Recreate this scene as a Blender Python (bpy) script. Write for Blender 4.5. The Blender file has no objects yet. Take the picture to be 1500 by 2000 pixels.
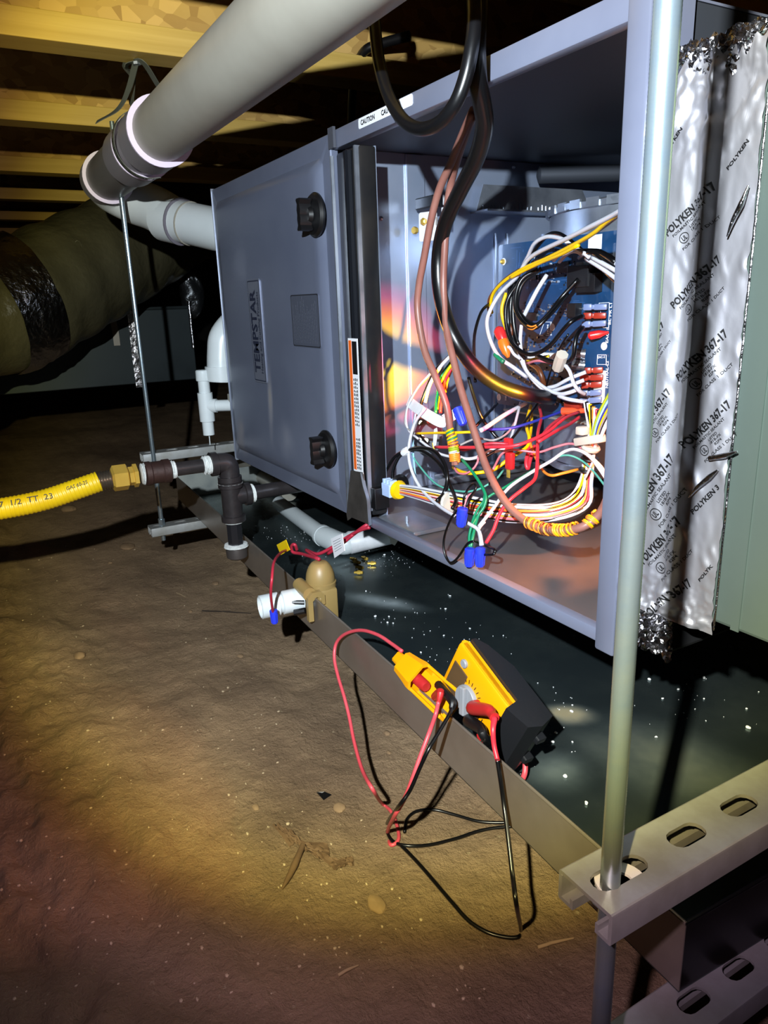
import bpy, bmesh, math, random
from mathutils import Vector, Matrix, noise
from mathutils.geometry import tessellate_polygon
random.seed(7)
S = bpy.context.scene
COL = S.collection
# ------------------------------------------------------------------ camera
FPX = 1419.35                                   # focal length in pixels of the 1500 x 2000 frame
CR = Vector((0.49779835, 0.86665453, -0.03326736))    # camera right
CD = Vector((0.22674693, -0.16707331, -0.95951672))   # camera down
CF = Vector((-0.83712761, 0.47010257, -0.27968007))   # camera forward
CP = Vector((1.51916666, -0.49247064, 0.32173869))    # camera position (metres)
cam = bpy.data.objects.new('camera', bpy.data.cameras.new('camera'))
COL.objects.link(cam)
cam.data.sensor_fit = 'VERTICAL'; cam.data.sensor_height = 36.0
cam.data.lens = FPX * 36.0 / 2000.0
cam.data.clip_start = 0.02; cam.data.clip_end = 60
cam.matrix_world = Matrix(((CR.x, -CD.x, -CF.x, CP.x), (CR.y, -CD.y, -CF.y, CP.y), (CR.z, -CD.z, -CF.z, CP.z), (0, 0, 0, 1)))
S.camera = cam
# ------------------------------------------------------------------ world, lights, exposure
S.view_settings.view_transform = 'Standard'; S.view_settings.look = 'None'
S.view_settings.gamma = 1.0; S.view_settings.use_curve_mapping = False
S.view_settings.exposure = 0.0
W = bpy.data.worlds.new('crawlspace_dark'); S.world = W; W.use_nodes = True
W.node_tree.nodes['Background'].inputs[0].default_value = (0.55, 0.6, 0.7, 1)
W.node_tree.nodes['Background'].inputs[1].default_value = 0.0035

def beam_lamp(name, loc, axis, watts, ramp, size=0.008):
    """An LED lamp with a reflector: hot spot, coloured fringe at the rim of the beam, weak spill outside it."""
    l = bpy.data.lights.new(name, 'SPOT'); l.energy = watts; l.spot_size = math.radians(165); l.spot_blend = 0.15
    l.shadow_soft_size = size; l.use_nodes = True
    nt = l.node_tree; N = nt.nodes; em = N['Emission']
    tc = N.new('ShaderNodeTexCoord'); sep = N.new('ShaderNodeSeparateXYZ')
    nt.links.new(tc.outputs['Normal'], sep.inputs[0])
    ab = N.new('ShaderNodeMath'); ab.operation = 'ABSOLUTE'; nt.links.new(sep.outputs['Z'], ab.inputs[0])
    ac = N.new('ShaderNodeMath'); ac.operation = 'ARCCOSINE'; nt.links.new(ab.outputs[0], ac.inputs[0])
    dv = N.new('ShaderNodeMath'); dv.operation = 'DIVIDE'; nt.links.new(ac.outputs[0], dv.inputs[0]); dv.inputs[1].default_value = math.pi / 2
    cr = N.new('ShaderNodeValToRGB'); nt.links.new(dv.outputs[0], cr.inputs[0])
    e = cr.color_ramp.elements
    while len(e) > 1: e.remove(e[-1])
    for i, (deg, c) in enumerate(ramp):
        k = e[0] if i == 0 else e.new(deg / 90.0)
        k.position = deg / 90.0; k.color = (*c, 1)
    nt.links.new(cr.outputs[0], em.inputs['Color'])
    o = bpy.data.objects.new(name, l); COL.objects.link(o)
    o.location = loc; o.rotation_euler = Vector(axis).to_track_quat('-Z', 'Y').to_euler()
    return o
LAMP = Vector((1.565, -0.66, 0.518))
beam_lamp('head_lamp', LAMP, (-0.771, 0.583, -0.255), 140.0, [
    (0, (0.84, 0.93, 1.0)), (17, (0.82, 0.91, 0.98)), (22, (0.78, 0.84, 0.88)), (26, (0.84, 0.85, 0.78)), (29, (0.90, 0.87, 0.58)), (31.2, (0.80, 0.73, 0.32)), (32.7, (0.54, 0.46, 0.17)),
    (33.9, (0.27, 0.20, 0.09)), (35.4, (0.170, 0.118, 0.124)), (37.6, (0.160, 0.110, 0.150)), (39.4, (0.065, 0.046, 0.065)), (42, (0.045, 0.036, 0.052)), (47, (0.022, 0.017, 0.024)), (55, (0.022, 0.017, 0.026)), (80, (0.008, 0.007, 0.010))])
# unseen amber lamp added behind the end post to make the orange glow (its body is built below)
AMB = Vector((1.022, 0.085, 0.185))
beam_lamp('added_amber_light', AMB, Vector((0.465, 0.108, 0.222)) - AMB, 85.0, [
    (0, (1.0, 0.62, 0.02)), (5.0, (1.0, 0.46, 0.02)), (8.0, (0.80, 0.16, 0.02)), (10.5, (0.34, 0.03, 0.06)), (13.0, (0.014, 0.004, 0.003)), (30, (0.016, 0.005, 0.002)), (48, (0.07, 0.022, 0.006)), (64, (0.11, 0.034, 0.009)), (78, (0.06, 0.018, 0.005)), (88, (0, 0, 0))], 0.006)

# ------------------------------------------------------------------ helpers
def P(u, v, ax, val):
    """the point of the plane (axis ax = val, in metres) seen at pixel (u, v) of the 1500 x 2000 frame"""
    d = CR * ((u - 750) / FPX) + CD * ((v - 1000) / FPX) + CF
    return CP + d * ((val - CP[ax]) / d[ax])
def Y(u, v, y): return P(u, v, 1, y)
def Z(u, v, z): return P(u, v, 2, z)
def X(u, v, x): return P(u, v, 0, x)
def lin(h):
    h = h.lstrip('#'); out = []
    for i in (0, 2, 4):
        c = int(h[i:i + 2], 16) / 255.0
        out.append(c / 12.92 if c <= 0.04045 else ((c + 0.055) / 1.055) ** 2.4)
    return (*out, 1)
MATS = {}
def mat(name, c1, rough=0.5, metal=0.0, c2=None, vs=8, vlo=0.35, vhi=0.65, bs=None, bk=0.2, bd=0.002, coat=0, emit=0, stretch=None, detail=5, rvar=0, spec=0.5, trans=0):
    if name in MATS: return MATS[name]
    m = bpy.data.materials.new(name); m.use_nodes = True; nt = m.node_tree; N = nt.nodes; b = N['Principled BSDF']
    b.inputs['Base Color'].default_value = lin(c1); b.inputs['Roughness'].default_value = rough; b.inputs['Metallic'].default_value = metal
    b.inputs['Coat Weight'].default_value = coat; b.inputs['Specular IOR Level'].default_value = spec
    if trans: b.inputs['Transmission Weight'].default_value = trans
    if emit:
        b.inputs['Emission Color'].default_value = lin(c1); b.inputs['Emission Strength'].default_value = emit
    tc = N.new('ShaderNodeTexCoord'); src = tc.outputs['Object']
    if stretch:
        mp = N.new('ShaderNodeMapping'); mp.inputs['Scale'].default_value = stretch; nt.links.new(src, mp.inputs[0]); src = mp.outputs[0]
    if c2:
        n = N.new('ShaderNodeTexNoise'); n.inputs['Scale'].default_value = vs; n.inputs['Detail'].default_value = detail; n.inputs['Roughness'].default_value = 0.6
        nt.links.new(src, n.inputs['Vector'])
        r = N.new('ShaderNodeValToRGB'); r.color_ramp.elements[0].position = vlo; r.color_ramp.elements[1].position = vhi
        r.color_ramp.elements[0].color = lin(c1); r.color_ramp.elements[1].color = lin(c2)
        nt.links.new(n.outputs['Fac'], r.inputs[0]); nt.links.new(r.outputs[0], b.inputs['Base Color'])
        if rvar:
            mr = N.new('ShaderNodeMapRange'); mr.inputs['From Min'].default_value = vlo; mr.inputs['From Max'].default_value = vhi
            mr.inputs['To Min'].default_value = rough; mr.inputs['To Max'].default_value = rough + rvar
            nt.links.new(n.outputs['Fac'], mr.inputs[0]); nt.links.new(mr.outputs[0], b.inputs['Roughness'])
    if bs:
        n2 = N.new('ShaderNodeTexNoise'); n2.inputs['Scale'].default_value = bs; n2.inputs['Detail'].default_value = 6
        nt.links.new(src, n2.inputs['Vector'])
        bp = N.new('ShaderNodeBump'); bp.inputs['Strength'].default_value = bk; bp.inputs['Distance'].default_value = bd
        nt.links.new(n2.outputs['Fac'], bp.inputs['Height']); nt.links.new(bp.outputs[0], b.inputs['Normal'])
    MATS[name] = m
    return m

class MB:
    def __init__(s): s.v = []; s.f = []
    def add(s, vs, fs):
        o = len(s.v); s.v += [Vector(p) for p in vs]; s.f += [[i + o for i in f] for f in fs]; return s
    def box(s, a, b, M=None):
        x0, y0, z0 = a; x1, y1, z1 = b
        vs = [Vector(p) for p in ((x0, y0, z0), (x1, y0, z0), (x1, y1, z0), (x0, y1, z0), (x0, y0, z1), (x1, y0, z1), (x1, y1, z1), (x0, y1, z1))]
        if M: vs = [M @ p for p in vs]
        return s.add(vs, [(3, 2, 1, 0), (4, 5, 6, 7), (0, 1, 5, 4), (1, 2, 6, 5), (2, 3, 7, 6), (3, 0, 4, 7)])
    def cbox(s, a, b, c=0.002, M=None):
        """box with chamfered edges"""
        bm = bmesh.new(); x0, y0, z0 = a; x1, y1, z1 = b
        bmesh.ops.create_cube(bm, size=1)
        for v in bm.verts: v.co = Vector(((x0 + x1) / 2 + v.co.x * (x1 - x0), (y0 + y1) / 2 + v.co.y * (y1 - y0), (z0 + z1) / 2 + v.co.z * (z1 - z0)))
        bmesh.ops.bevel(bm, geom=list(bm.edges), offset=c, segments=2, affect='EDGES', profile=0.5)
        bm.verts.index_update()
        s.add([(M @ v.co) if M else v.co.copy() for v in bm.verts], [[v.index for v in f.verts] for f in bm.faces]); bm.free(); return s
    def lathe(s, prof, org, ax, n=24, cap=True, ref=None):
        """prof = [(radius, height along ax)]"""
        ax = Vector(ax).normalized(); org = Vector(org)
        r = Vector(ref) if ref else (Vector((0, 0, 1)) if abs(ax.z) < 0.9 else Vector((1, 0, 0)))
        e1 = (r - ax * r.dot(ax)).normalized(); e2 = ax.cross(e1); vs = []; fs = []
        for (r_, h) in prof:
            for k in range(n):
                t = 2 * math.pi * k / n; vs.append(org + ax * h + (e1 * math.cos(t) + e2 * math.sin(t)) * r_)
        m = len(prof)
        for i in range(m - 1):
            for k in range(n):
                k2 = (k + 1) % n; fs.append((i * n + k, i * n + k2, (i + 1) * n + k2, (i + 1) * n + k))
        if cap: fs.append(tuple(range(n - 1, -1, -1))); fs.append(tuple((m - 1) * n + k for k in range(n)))
        return s.add(vs, fs)
    def cyl(s, a, b, r, n=16, r2=None, ref=None):
        a = Vector(a); b = Vector(b); return s.lathe([(r, 0), (r if r2 is None else r2, (b - a).length)], a, b - a, n, True, ref)
    def tube(s, pts, r, n=8, smooth=6, cap=True, closed=False):
        pts = [Vector(p) for p in pts]
        rr = r if isinstance(r, (list, tuple)) else [r] * len(pts)
        if smooth and len(pts) > 2:
            q = []; rq = []
            for i in range(len(pts) - 1):
                p0 = pts[i - 1] if i else pts[0] * 2 - pts[1]; p1 = pts[i]; p2 = pts[i + 1]
                p3 = pts[i + 2] if i + 2 < len(pts) else p2 * 2 - p1
                for k in range(smooth):
                    t = k / smooth; t2 = t * t; t3 = t2 * t
                    q.append(0.5 * ((2 * p1) + (p2 - p0) * t + (2 * p0 - 5 * p1 + 4 * p2 - p3) * t2 + (3 * p1 - p0 - 3 * p2 + p3) * t3)); rq.append(rr[i] * (1 - t) + rr[i + 1] * t)
            q.append(pts[-1]); rq.append(rr[-1]); pts = q; rr = rq
        m = len(pts); vs = []; fs = []; prev = None
        for i, p in enumerate(pts):
            t = (pts[min(i + 1, m - 1)] - pts[max(i - 1, 0)])
            if t.length < 1e-9: t = Vector((0, 0, 1))
            t.normalize()
            if prev is None:
                a = Vector((0, 0, 1)) if abs(t.z) < 0.9 else Vector((1, 0, 0)); e = (a - t * a.dot(t)).normalized()
            else:
                e = prev - t * prev.dot(t)
                e = e.normalized() if e.length > 1e-6 else t.orthogonal().normalized()
            prev = e; g = t.cross(e)
            for k in range(n):
                a = 2 * math.pi * k / n; vs.append(p + (e * math.cos(a) + g * math.sin(a)) * rr[i])
        for i in range(m - 1):
            for k in range(n):
                k2 = (k + 1) % n; fs.append((i * n + k, i * n + k2, (i + 1) * n + k2, (i + 1) * n + k))
        if cap: fs.append(tuple(range(n - 1, -1, -1))); fs.append(tuple((m - 1) * n + k for k in range(n)))
        return s.add(vs, fs)
    def ribbon(s, pts, w, th, side, smooth=6):
        """a flat strip along pts, width w along the vector `side`, thickness th"""
        t = MB().tube(pts, 0.001, 3, smooth, False); m = len(t.v) // 3
        ctr = [(t.v[3 * i] + t.v[3 * i + 1] + t.v[3 * i + 2]) / 3 for i in range(m)]; vs = []; fs = []
        for i, p in enumerate(ctr):
            d = (ctr[min(i + 1, m - 1)] - ctr[max(i - 1, 0)]).normalized()
            sd = side[min(i * len(side) // m, len(side) - 1)] if isinstance(side, list) else side
            sd = Vector(sd); sd = (sd - d * sd.dot(d)).normalized(); nn = d.cross(sd)
            vs += [p + sd * w / 2 + nn * th / 2, p - sd * w / 2 + nn * th / 2, p - sd * w / 2 - nn * th / 2, p + sd * w / 2 - nn * th / 2]
        for i in range(m - 1):
            for k in range(4):
                k2 = (k + 1) % 4; fs.append((4 * i + k, 4 * i + k2, 4 * i + 4 + k2, 4 * i + 4 + k))
        fs += [(3, 2, 1, 0), (4 * m - 4, 4 * m - 3, 4 * m - 2, 4 * m - 1)]
        return s.add(vs, fs)
    def prism(s, outline, M, h):
        """2-D outline (counter-clockwise) extruded by h along the frame's third axis"""
        n = len(outline); vs = [M @ Vector((x, y, 0)) for x, y in outline] + [M @ Vector((x, y, h)) for x, y in outline]
        fs = [tuple(range(n - 1, -1, -1)), tuple(range(n, 2 * n))] + [(i, (i + 1) % n, n + (i + 1) % n, n + i) for i in range(n)]
        return s.add(vs, fs)
    def plate(s, outer, holes, M, th):
        """flat plate with through holes, thickness th along -third axis"""
        loops = [[Vector((x, y, 0)) for x, y in outer]] + [[Vector((x, y, 0)) for x, y in h] for h in holes]
        tri = tessellate_polygon(loops); flat = [p for l in loops for p in l]; n = len(flat)
        vs = [M @ p for p in flat] + [M @ (p + Vector((0, 0, -th))) for p in flat]; fs = []
        for t in tri:
            a, b, c = (flat[i] for i in t)
            t = tuple(t) if (b - a).cross(c - a).z > 0 else tuple(reversed(t))
            fs.append(t); fs.append(tuple(n + i for i in reversed(t)))
        o = 0
        for l in loops:
            k = len(l)
            for i in range(k): fs.append((o + i, n + o + i, n + o + (i + 1) % k, o + (i + 1) % k))
            o += k
        return s.add(vs, fs)
    def sphere(s, c, r, n=12, m=8, sq=(1, 1, 1)):
        c = Vector(c); vs = []; fs = []
        for i in range(m + 1):
            a = math.pi * i / m
            for k in range(n):
                b = 2 * math.pi * k / n; vs.append(c + Vector((math.sin(a) * math.cos(b) * r * sq[0], math.sin(a) * math.sin(b) * r * sq[1], math.cos(a) * r * sq[2])))
        for i in range(m):
            for k in range(n): fs.append((i * n + k, (i + 1) * n + k, (i + 1) * n + (k + 1) % n, i * n + (k + 1) % n))
        return s.add(vs, fs)
    def build(s, name, m, parent=None, smooth=35, label=None, kind=None):
        me = bpy.data.meshes.new(name); me.from_pydata([tuple(p) for p in s.v], [], s.f); me.validate()
        if m: me.materials.append(m)
        if smooth:
            me.shade_smooth(); me.set_sharp_from_angle(angle=math.radians(smooth))
        o = bpy.data.objects.new(name, me); COL.objects.link(o)
        if parent:
            o.parent = parent; w = Vector((0, 0, 0)); q = parent
            while q: w += q.location; q = q.parent
            o.matrix_parent_inverse = Matrix.Translation(-Vector(parent['at'])) if 'at' in parent else Matrix.Identity(4)
        if label: o['label'] = label
        if kind: o['kind'] = kind
        return o
def thing(name, label, cat, loc, group=None):
    o = bpy.data.objects.new(name, None); COL.objects.link(o); o.location = loc; o.empty_display_size = 0.02
    o['label'] = label; o['category'] = cat; o['at'] = tuple(loc)
    if group: o['group'] = group
    return o
def tag(o, label, cat, group=None, kind=None):
    o['label'] = label; o['category'] = cat
    if group: o['group'] = group
    if kind: o['kind'] = kind
    return o
_cap = [None]
def text(s, org, ex, ey, cap, m, parent, name='lettering', width=None, bold=0.0, warp=None, label=None):
    """flat lettering: baseline from org along ex, up along ey, cap height in metres"""
    def mk(t, b):
        cu = bpy.data.curves.new('t', 'FONT'); cu.body = t; cu.size = 1; cu.offset = b; cu.resolution_u = 2
        ob = bpy.data.objects.new('t', cu); COL.objects.link(ob)
        me = bpy.data.meshes.new_from_object(ob.evaluated_get(bpy.context.evaluated_depsgraph_get())); bpy.data.objects.remove(ob); bpy.data.curves.remove(cu); return me
    if _cap[0] is None:
        h = mk('H', 0); _cap[0] = max(v.co.y for v in h.vertices); bpy.data.meshes.remove(h)
    me = mk(s, bold); k = cap / _cap[0]; ex = Vector(ex).normalized(); ey = Vector(ey).normalized(); org = Vector(org)
    xs = [v.co.x for v in me.vertices]; x0, x1 = min(xs), max(xs); kx = width / (x1 - x0) if width else k
    nrm = ex.cross(ey).normalized()
    for v in me.vertices:
        p = org + ex * ((v.co.x - x0) * kx) + ey * (v.co.y * k)
        v.co = warp(p) if warp else p + nrm * 0.0004
    me.materials.clear(); me.materials.append(m); me.name = name
    o = bpy.data.objects.new(name, me); COL.objects.link(o)
    if parent:
        o.parent = parent; o.matrix_parent_inverse = Matrix.Translation(-Vector(parent['at'])) if 'at' in parent else Matrix.Identity(4)
    if label: o['label'] = label
    return o
def frame(o, ex, ey, ez):
    ex, ey, ez = Vector(ex), Vector(ey), Vector(ez)
    return Matrix(((ex.x, ey.x, ez.x, o[0]), (ex.y, ey.y, ez.y, o[1]), (ex.z, ey.z, ez.z, o[2]), (0, 0, 0, 1)))
def stadium(cx, cy, lx, ly, n=6):
    """slot outline, long along y"""
    r = lx / 2; h = ly / 2 - r; out = []
    for k in range(n + 1): a = math.pi * k / n; out.append((cx + r * math.cos(a), cy + h + r * math.sin(a)))
    for k in range(n + 1): a = math.pi + math.pi * k / n; out.append((cx + r * math.cos(a), cy - h + r * math.sin(a)))
    return out
def rrect(x0, y0, x1, y1, r, n=5):
    out = []
    for cx, cy, a0 in ((x1 - r, y1 - r, 0), (x0 + r, y1 - r, 90), (x0 + r, y0 + r, 180), (x1 - r, y0 + r, 270)):
        for k in range(n + 1):
            a = math.radians(a0 + 90 * k / n); out.append((cx + r * math.cos(a), cy + r * math.sin(a)))
    return out
def fbm(x, y, z=0, oct=4, h=0.9):
    return noise.fractal((x, y, z), h, 2.1, oct)
# ------------------------------------------------------------------ materials
GALV = mat('galvanized', '#9aa2b0', 0.34, 0.85, '#b9c0cc', 14, bs=220, bk=0.04, rvar=0.12)
GALV_D = mat('galvanized_dull', '#8b918f', 0.5, 0.6, '#a9aca4', 9, bs=60, bk=0.08, rvar=0.15)
STRUT_M = mat('strut_zinc', '#a2a4a4', 0.42, 0.5, '#8b8b86', 22, bs=90, bk=0.08, rvar=0.1)
DECK_M = mat('deck_sheet', '#a2b1cd', 0.27, 0.66, '#b6c2d8', 6, 0.3, 0.7, bs=130, bk=0.03, rvar=0.08)
PAINT = mat('grey_enamel', '#6a6f82', 0.36, 0.2, '#74798c', 5, bs=300, bk=0.02)
DOORM = mat('door_enamel', '#697085', 0.3, 0.4, '#737a8e', 4, bs=400, bk=0.03, rvar=0.1)
FLOORM = mat('furnace_floor_sheet', '#7d7a7c', 0.3, 0.7, '#8e8580', 6, bs=90, bk=0.03, rvar=0.12)
DARKIN = mat('inner_liner', '#40444c', 0.55, 0.5)
PANM = mat('pan_sheet', '#566468', 0.2, 0.86, '#6c7876', 7, 0.4, 0.75, bs=30, bk=0.05, rvar=0.22)
PANW = mat('pan_wall_sheet', '#8a8178', 0.36, 0.7, '#9a9086', 10, bs=40, bk=0.05, rvar=0.1)
RODM = mat('zinc_rod', '#a6bac8', 0.25, 0.86, '#b4c2c4', 40, bs=200, bk=0.05)
BLACK = mat('black_plastic', '#0b0b0d', 0.4); RUB = mat('black_rubber', '#0c0c0e', 0.32, bs=120, bk=0.05)
BLKW = mat('black_wire', '#08080a', 0.3); WHW = mat('white_wire', '#c4c5ce', 0.4); YEW = mat('yellow_wire', '#e3b800', 0.4)
RDW = mat('red_wire', '#c92c3a', 0.4); BLW = mat('blue_wire', '#25308f', 0.4); GRW = mat('green_wire', '#0f7a52', 0.4)
ORW = mat('orange_wire', '#e8862a', 0.4); BRW = mat('brown_wire', '#5b3018', 0.4); PKW = mat('pink_wire', '#c9707a', 0.4)
CYW = mat('pale_blue_wire', '#8fc3df', 0.4); LGW = mat('yellow_green_wire', '#8fa526', 0.4); GYW = mat('grey_wire', '#8d8a88', 0.4); TEW = mat('teal_wire', '#4f9c8c', 0.4)
WCOL = {'k': BLKW, 'w': WHW, 'y': YEW, 'r': RDW, 'b': BLW, 'g': GRW, 'o': ORW, 'n': BRW, 'p': PKW, 'c': CYW, 'l': LGW, 'a': GYW, 't': TEW}
CBL = mat('brown_cable', '#7d5148', 0.42, 0, '#8d6055', 20)
PVCG = mat('pvc_dusty', '#9a978c', 0.45, 0, '#8a867b', 5, 0.35, 0.7, bs=30, bk=0.04)
PVCD = mat('pvc_coupling', '#77757a', 0.45, 0, '#838086', 6); PVCW = mat('pvc_white', '#cfd6d8', 0.3, 0, '#c3cbcd', 5)
PRIM = mat('pvc_rim', '#cfc4da', 0.45); IRON = mat('black_iron', '#2b2829', 0.36, 0.35, '#383334', 30, bs=160, bk=0.12)
IRONR = mat('rusty_iron', '#3a2520', 0.55, 0.3, '#2c1c19', 30, bs=200, bk=0.2); DOPE = mat('pipe_dope', '#dde0de', 0.5, bs=150, bk=0.6, bd=0.003)
BRASS = mat('brass', '#d8b452', 0.3, 0.5, '#c8a244', 20); CSST = mat('csst_yellow', '#d6b812', 0.4, 0, '#c8a90c', 15)
STEEL = mat('bare_steel', '#a59c90', 0.3, 0.95); TAN = mat('tan_plastic', '#8d7546', 0.42, 0, '#937b4c', 12)
YEL = mat('meter_yellow', '#e09600', 0.42); HOLST = mat('holster_grey', '#111317', 0.5, bs=200, bk=0.06); LCD = mat('lcd_glass', '#3a2f22', 0.1, 0, '#54402a', 6)
GREY = mat('dial_grey', '#84868a', 0.45); REDP = mat('red_plug', '#a52021', 0.4); REDL = mat('red_lead', '#cf4e58', 0.42, 0, '#c2424d', 9)
WHT = mat('white_label', '#d9dbe0', 0.5); PAPER = mat('silver_label', '#7b8090', 0.35, 0.5); INK = mat('black_ink', '#0a0a0c', 0.5); GINK = mat('grey_ink', '#3a3d48', 0.5); WINK = mat('white_ink', '#dfe6f0', 0.6)
NAVY = mat('navy_ink', '#1c2236', 0.5); ORNG = mat('label_orange', '#d9601c', 0.5); PCB = mat('circuit_board', '#0d3358', 0.35, 0, '#123f6b', 30, coat=0.3)
PCBL = mat('circuit_trace', '#3b5f94', 0.4); CHIP = mat('chip_black', '#111216', 0.4); ALU = mat('capacitor_can', '#a9adb4', 0.25, 0.9); TPB = mat('terminal_blue', '#64779f', 0.3); TPR = mat('terminal_red', '#8a2a1c', 0.3)
FOIL = mat('foil_tape', '#c6c6cc', 0.36, 0.8, '#acacb6', 9, bs=30, bk=0.15, bd=0.005, rvar=0.14, detail=3)
CRUM = mat('crumpled_foil', '#b8b8be', 0.2, 1.0, bs=60, bk=0.5, bd=0.01)
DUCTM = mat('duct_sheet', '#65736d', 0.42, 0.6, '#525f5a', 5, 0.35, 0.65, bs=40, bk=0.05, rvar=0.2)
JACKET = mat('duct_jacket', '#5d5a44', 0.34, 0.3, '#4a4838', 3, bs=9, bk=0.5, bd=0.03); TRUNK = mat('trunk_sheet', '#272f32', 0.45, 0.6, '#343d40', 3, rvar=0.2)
WOOD = mat('joist_flange', '#b69a52', 0.6, 0, '#a2863c', 1, 0.3, 0.7, stretch=(30, 1.2, 60), bs=3, bk=0.15)
BLUE = mat('wirenut_blue', '#2436c8', 0.42); FOAM = mat('white_foam', '#e8eaec', 0.7); STONE = mat('stone_tan', '#8f7658', 0.9, 0, '#7a6248', 20, bs=60, bk=0.4); LEAF = mat('dry_leaf', '#5a4430', 0.8, 0, '#6a523a', 30, bs=80, bk=0.3)
TAPE = mat('white_tape', '#d6d7da', 0.45, 0, '#c6c8cc', 40, bs=90, bk=0.2); CLIP = mat('clip_nylon', '#b9b4a8', 0.45); CLEAR = mat('pale_connector', '#a9bfe6', 0.3)
def stain_and_glint(m, spots, vert=False):
    nt = m.node_tree; N = nt.nodes; L = nt.links; b = N['Principled BSDF']; tc = N.new('ShaderNodeTexCoord')
    nz = N.new('ShaderNodeTexNoise'); nz.inputs['Scale'].default_value = 22; nz.inputs['Detail'].default_value = 7; L.new(tc.outputs['Object'], nz.inputs['Vector'])
    src = b.inputs['Base Color'].links[0].from_socket; rs = b.inputs['Roughness'].links[0].from_socket; ms = None
    for (c, rx, ry, ang, colr, k) in spots:
        mp = N.new('ShaderNodeMapping'); mp.vector_type = 'TEXTURE'; mp.inputs['Location'].default_value = c; mp.inputs['Rotation'].default_value = (0, ang, 0) if vert else (0, 0, ang); mp.inputs['Scale'].default_value = (rx, 1, ry) if vert else (rx, ry, 1); L.new(tc.outputs['Object'], mp.inputs[0])
        ln = N.new('ShaderNodeVectorMath'); ln.operation = 'LENGTH'; L.new(mp.outputs[0], ln.inputs[0])
        mr = N.new('ShaderNodeMapRange'); mr.interpolation_type = 'SMOOTHSTEP'; mr.inputs['From Min'].default_value = 1; mr.inputs['From Max'].default_value = 0; L.new(ln.outputs['Value'], mr.inputs[0])
        mu = N.new('ShaderNodeMath'); mu.operation = 'MULTIPLY'; L.new(mr.outputs[0], mu.inputs[0]); L.new(nz.outputs['Fac'], mu.inputs[1])
        m2 = N.new('ShaderNodeMath'); m2.operation = 'MULTIPLY'; m2.use_clamp = True; L.new(mu.outputs[0], m2.inputs[0]); m2.inputs[1].default_value = k
        mx = N.new('ShaderNodeMixRGB'); mx.inputs[2].default_value = lin(colr); L.new(m2.outputs[0], mx.inputs[0]); L.new(src, mx.inputs[1]); src = mx.outputs[0]
        r2 = N.new('ShaderNodeMixRGB'); r2.inputs[2].default_value = (.8, .8, .8, 1); L.new(m2.outputs[0], r2.inputs[0]); L.new(rs, r2.inputs[1]); rs = r2.outputs[0]
        if ms is None: ms = N.new('ShaderNodeMath'); ms.operation = 'SUBTRACT'; ms.use_clamp = True; ms.inputs[0].default_value = b.inputs['Metallic'].default_value; L.new(m2.outputs[0], ms.inputs[1])
        else:
            q = N.new('ShaderNodeMath'); q.operation = 'SUBTRACT'; q.use_clamp = True; L.new(ms.outputs[0], q.inputs[0]); L.new(m2.outputs[0], q.inputs[1]); ms = q
    L.new(src, b.inputs['Base Color']); L.new(rs, b.inputs['Roughness']); L.new(ms.outputs[0], b.inputs['Metallic'])
def zp(u, v): q = Z(u, v, -.17); return (q.x, q.y, -.17)
stain_and_glint(PANM, [(zp(1110, 1395), .045, .03, .9, '#8d8468', 2.2), (zp(745, 1175), .11, .035, .55, '#a9b4b8', 1.1), (zp(1085, 1505), .05, .05, 0, '#5d6660', 1.0), (zp(1290, 1480), .14, .09, .3, '#5a5a48', .9), (zp(700, 1110), .10, .04, .2, '#5c6668', .7)])  # dust stains; the long pale spot is a light streak painted into the colour
def yp(u, v): q = Y(u, v, -.014); return (q.x, -.014, q.z)
stain_and_glint(DOORM, [(yp(528, 790), .018, .10, .12, '#8d8578', .9), (yp(470, 850), .035, .06, .35, '#8d8274', 1.0), (yp(560, 860), .05, .05, .3, '#7d7a76', .5), (yp(470, 520), .06, .05, 0, '#7b7c82', .5)], True)  # soft tan and grey patches on the door face
def osb_mat():
    m = bpy.data.materials.new('osb'); m.use_nodes = True; nt = m.node_tree; N = nt.nodes; b = N['Principled BSDF']; b.inputs['Roughness'].default_value = 0.75
    tc = N.new('ShaderNodeTexCoord'); mp = N.new('ShaderNodeMapping'); mp.inputs['Scale'].default_value = (120, 34, 58); nt.links.new(tc.outputs['Object'], mp.inputs[0])
    v = N.new('ShaderNodeTexVoronoi'); v.inputs['Randomness'].default_value = 1; v.inputs['Scale'].default_value = 1; nt.links.new(mp.outputs[0], v.inputs['Vector'])
    r = N.new('ShaderNodeValToRGB'); e = r.color_ramp.elements; e[0].color = lin('#8a6a36'); e[1].color = lin('#c2a060'); e.new(0.5).color = lin('#a98a4c')
    nt.links.new(v.outputs['Color'], r.inputs[0]); nt.links.new(r.outputs[0], b.inputs['Base Color'])
    bp = N.new('ShaderNodeBump'); bp.inputs['Strength'].default_value = 0.4; bp.inputs['Distance'].default_value = 0.002; nt.links.new(v.outputs['Distance'], bp.inputs['Height']); nt.links.new(bp.outputs[0], b.inputs['Normal'])
    return m
OSB = osb_mat()
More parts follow.
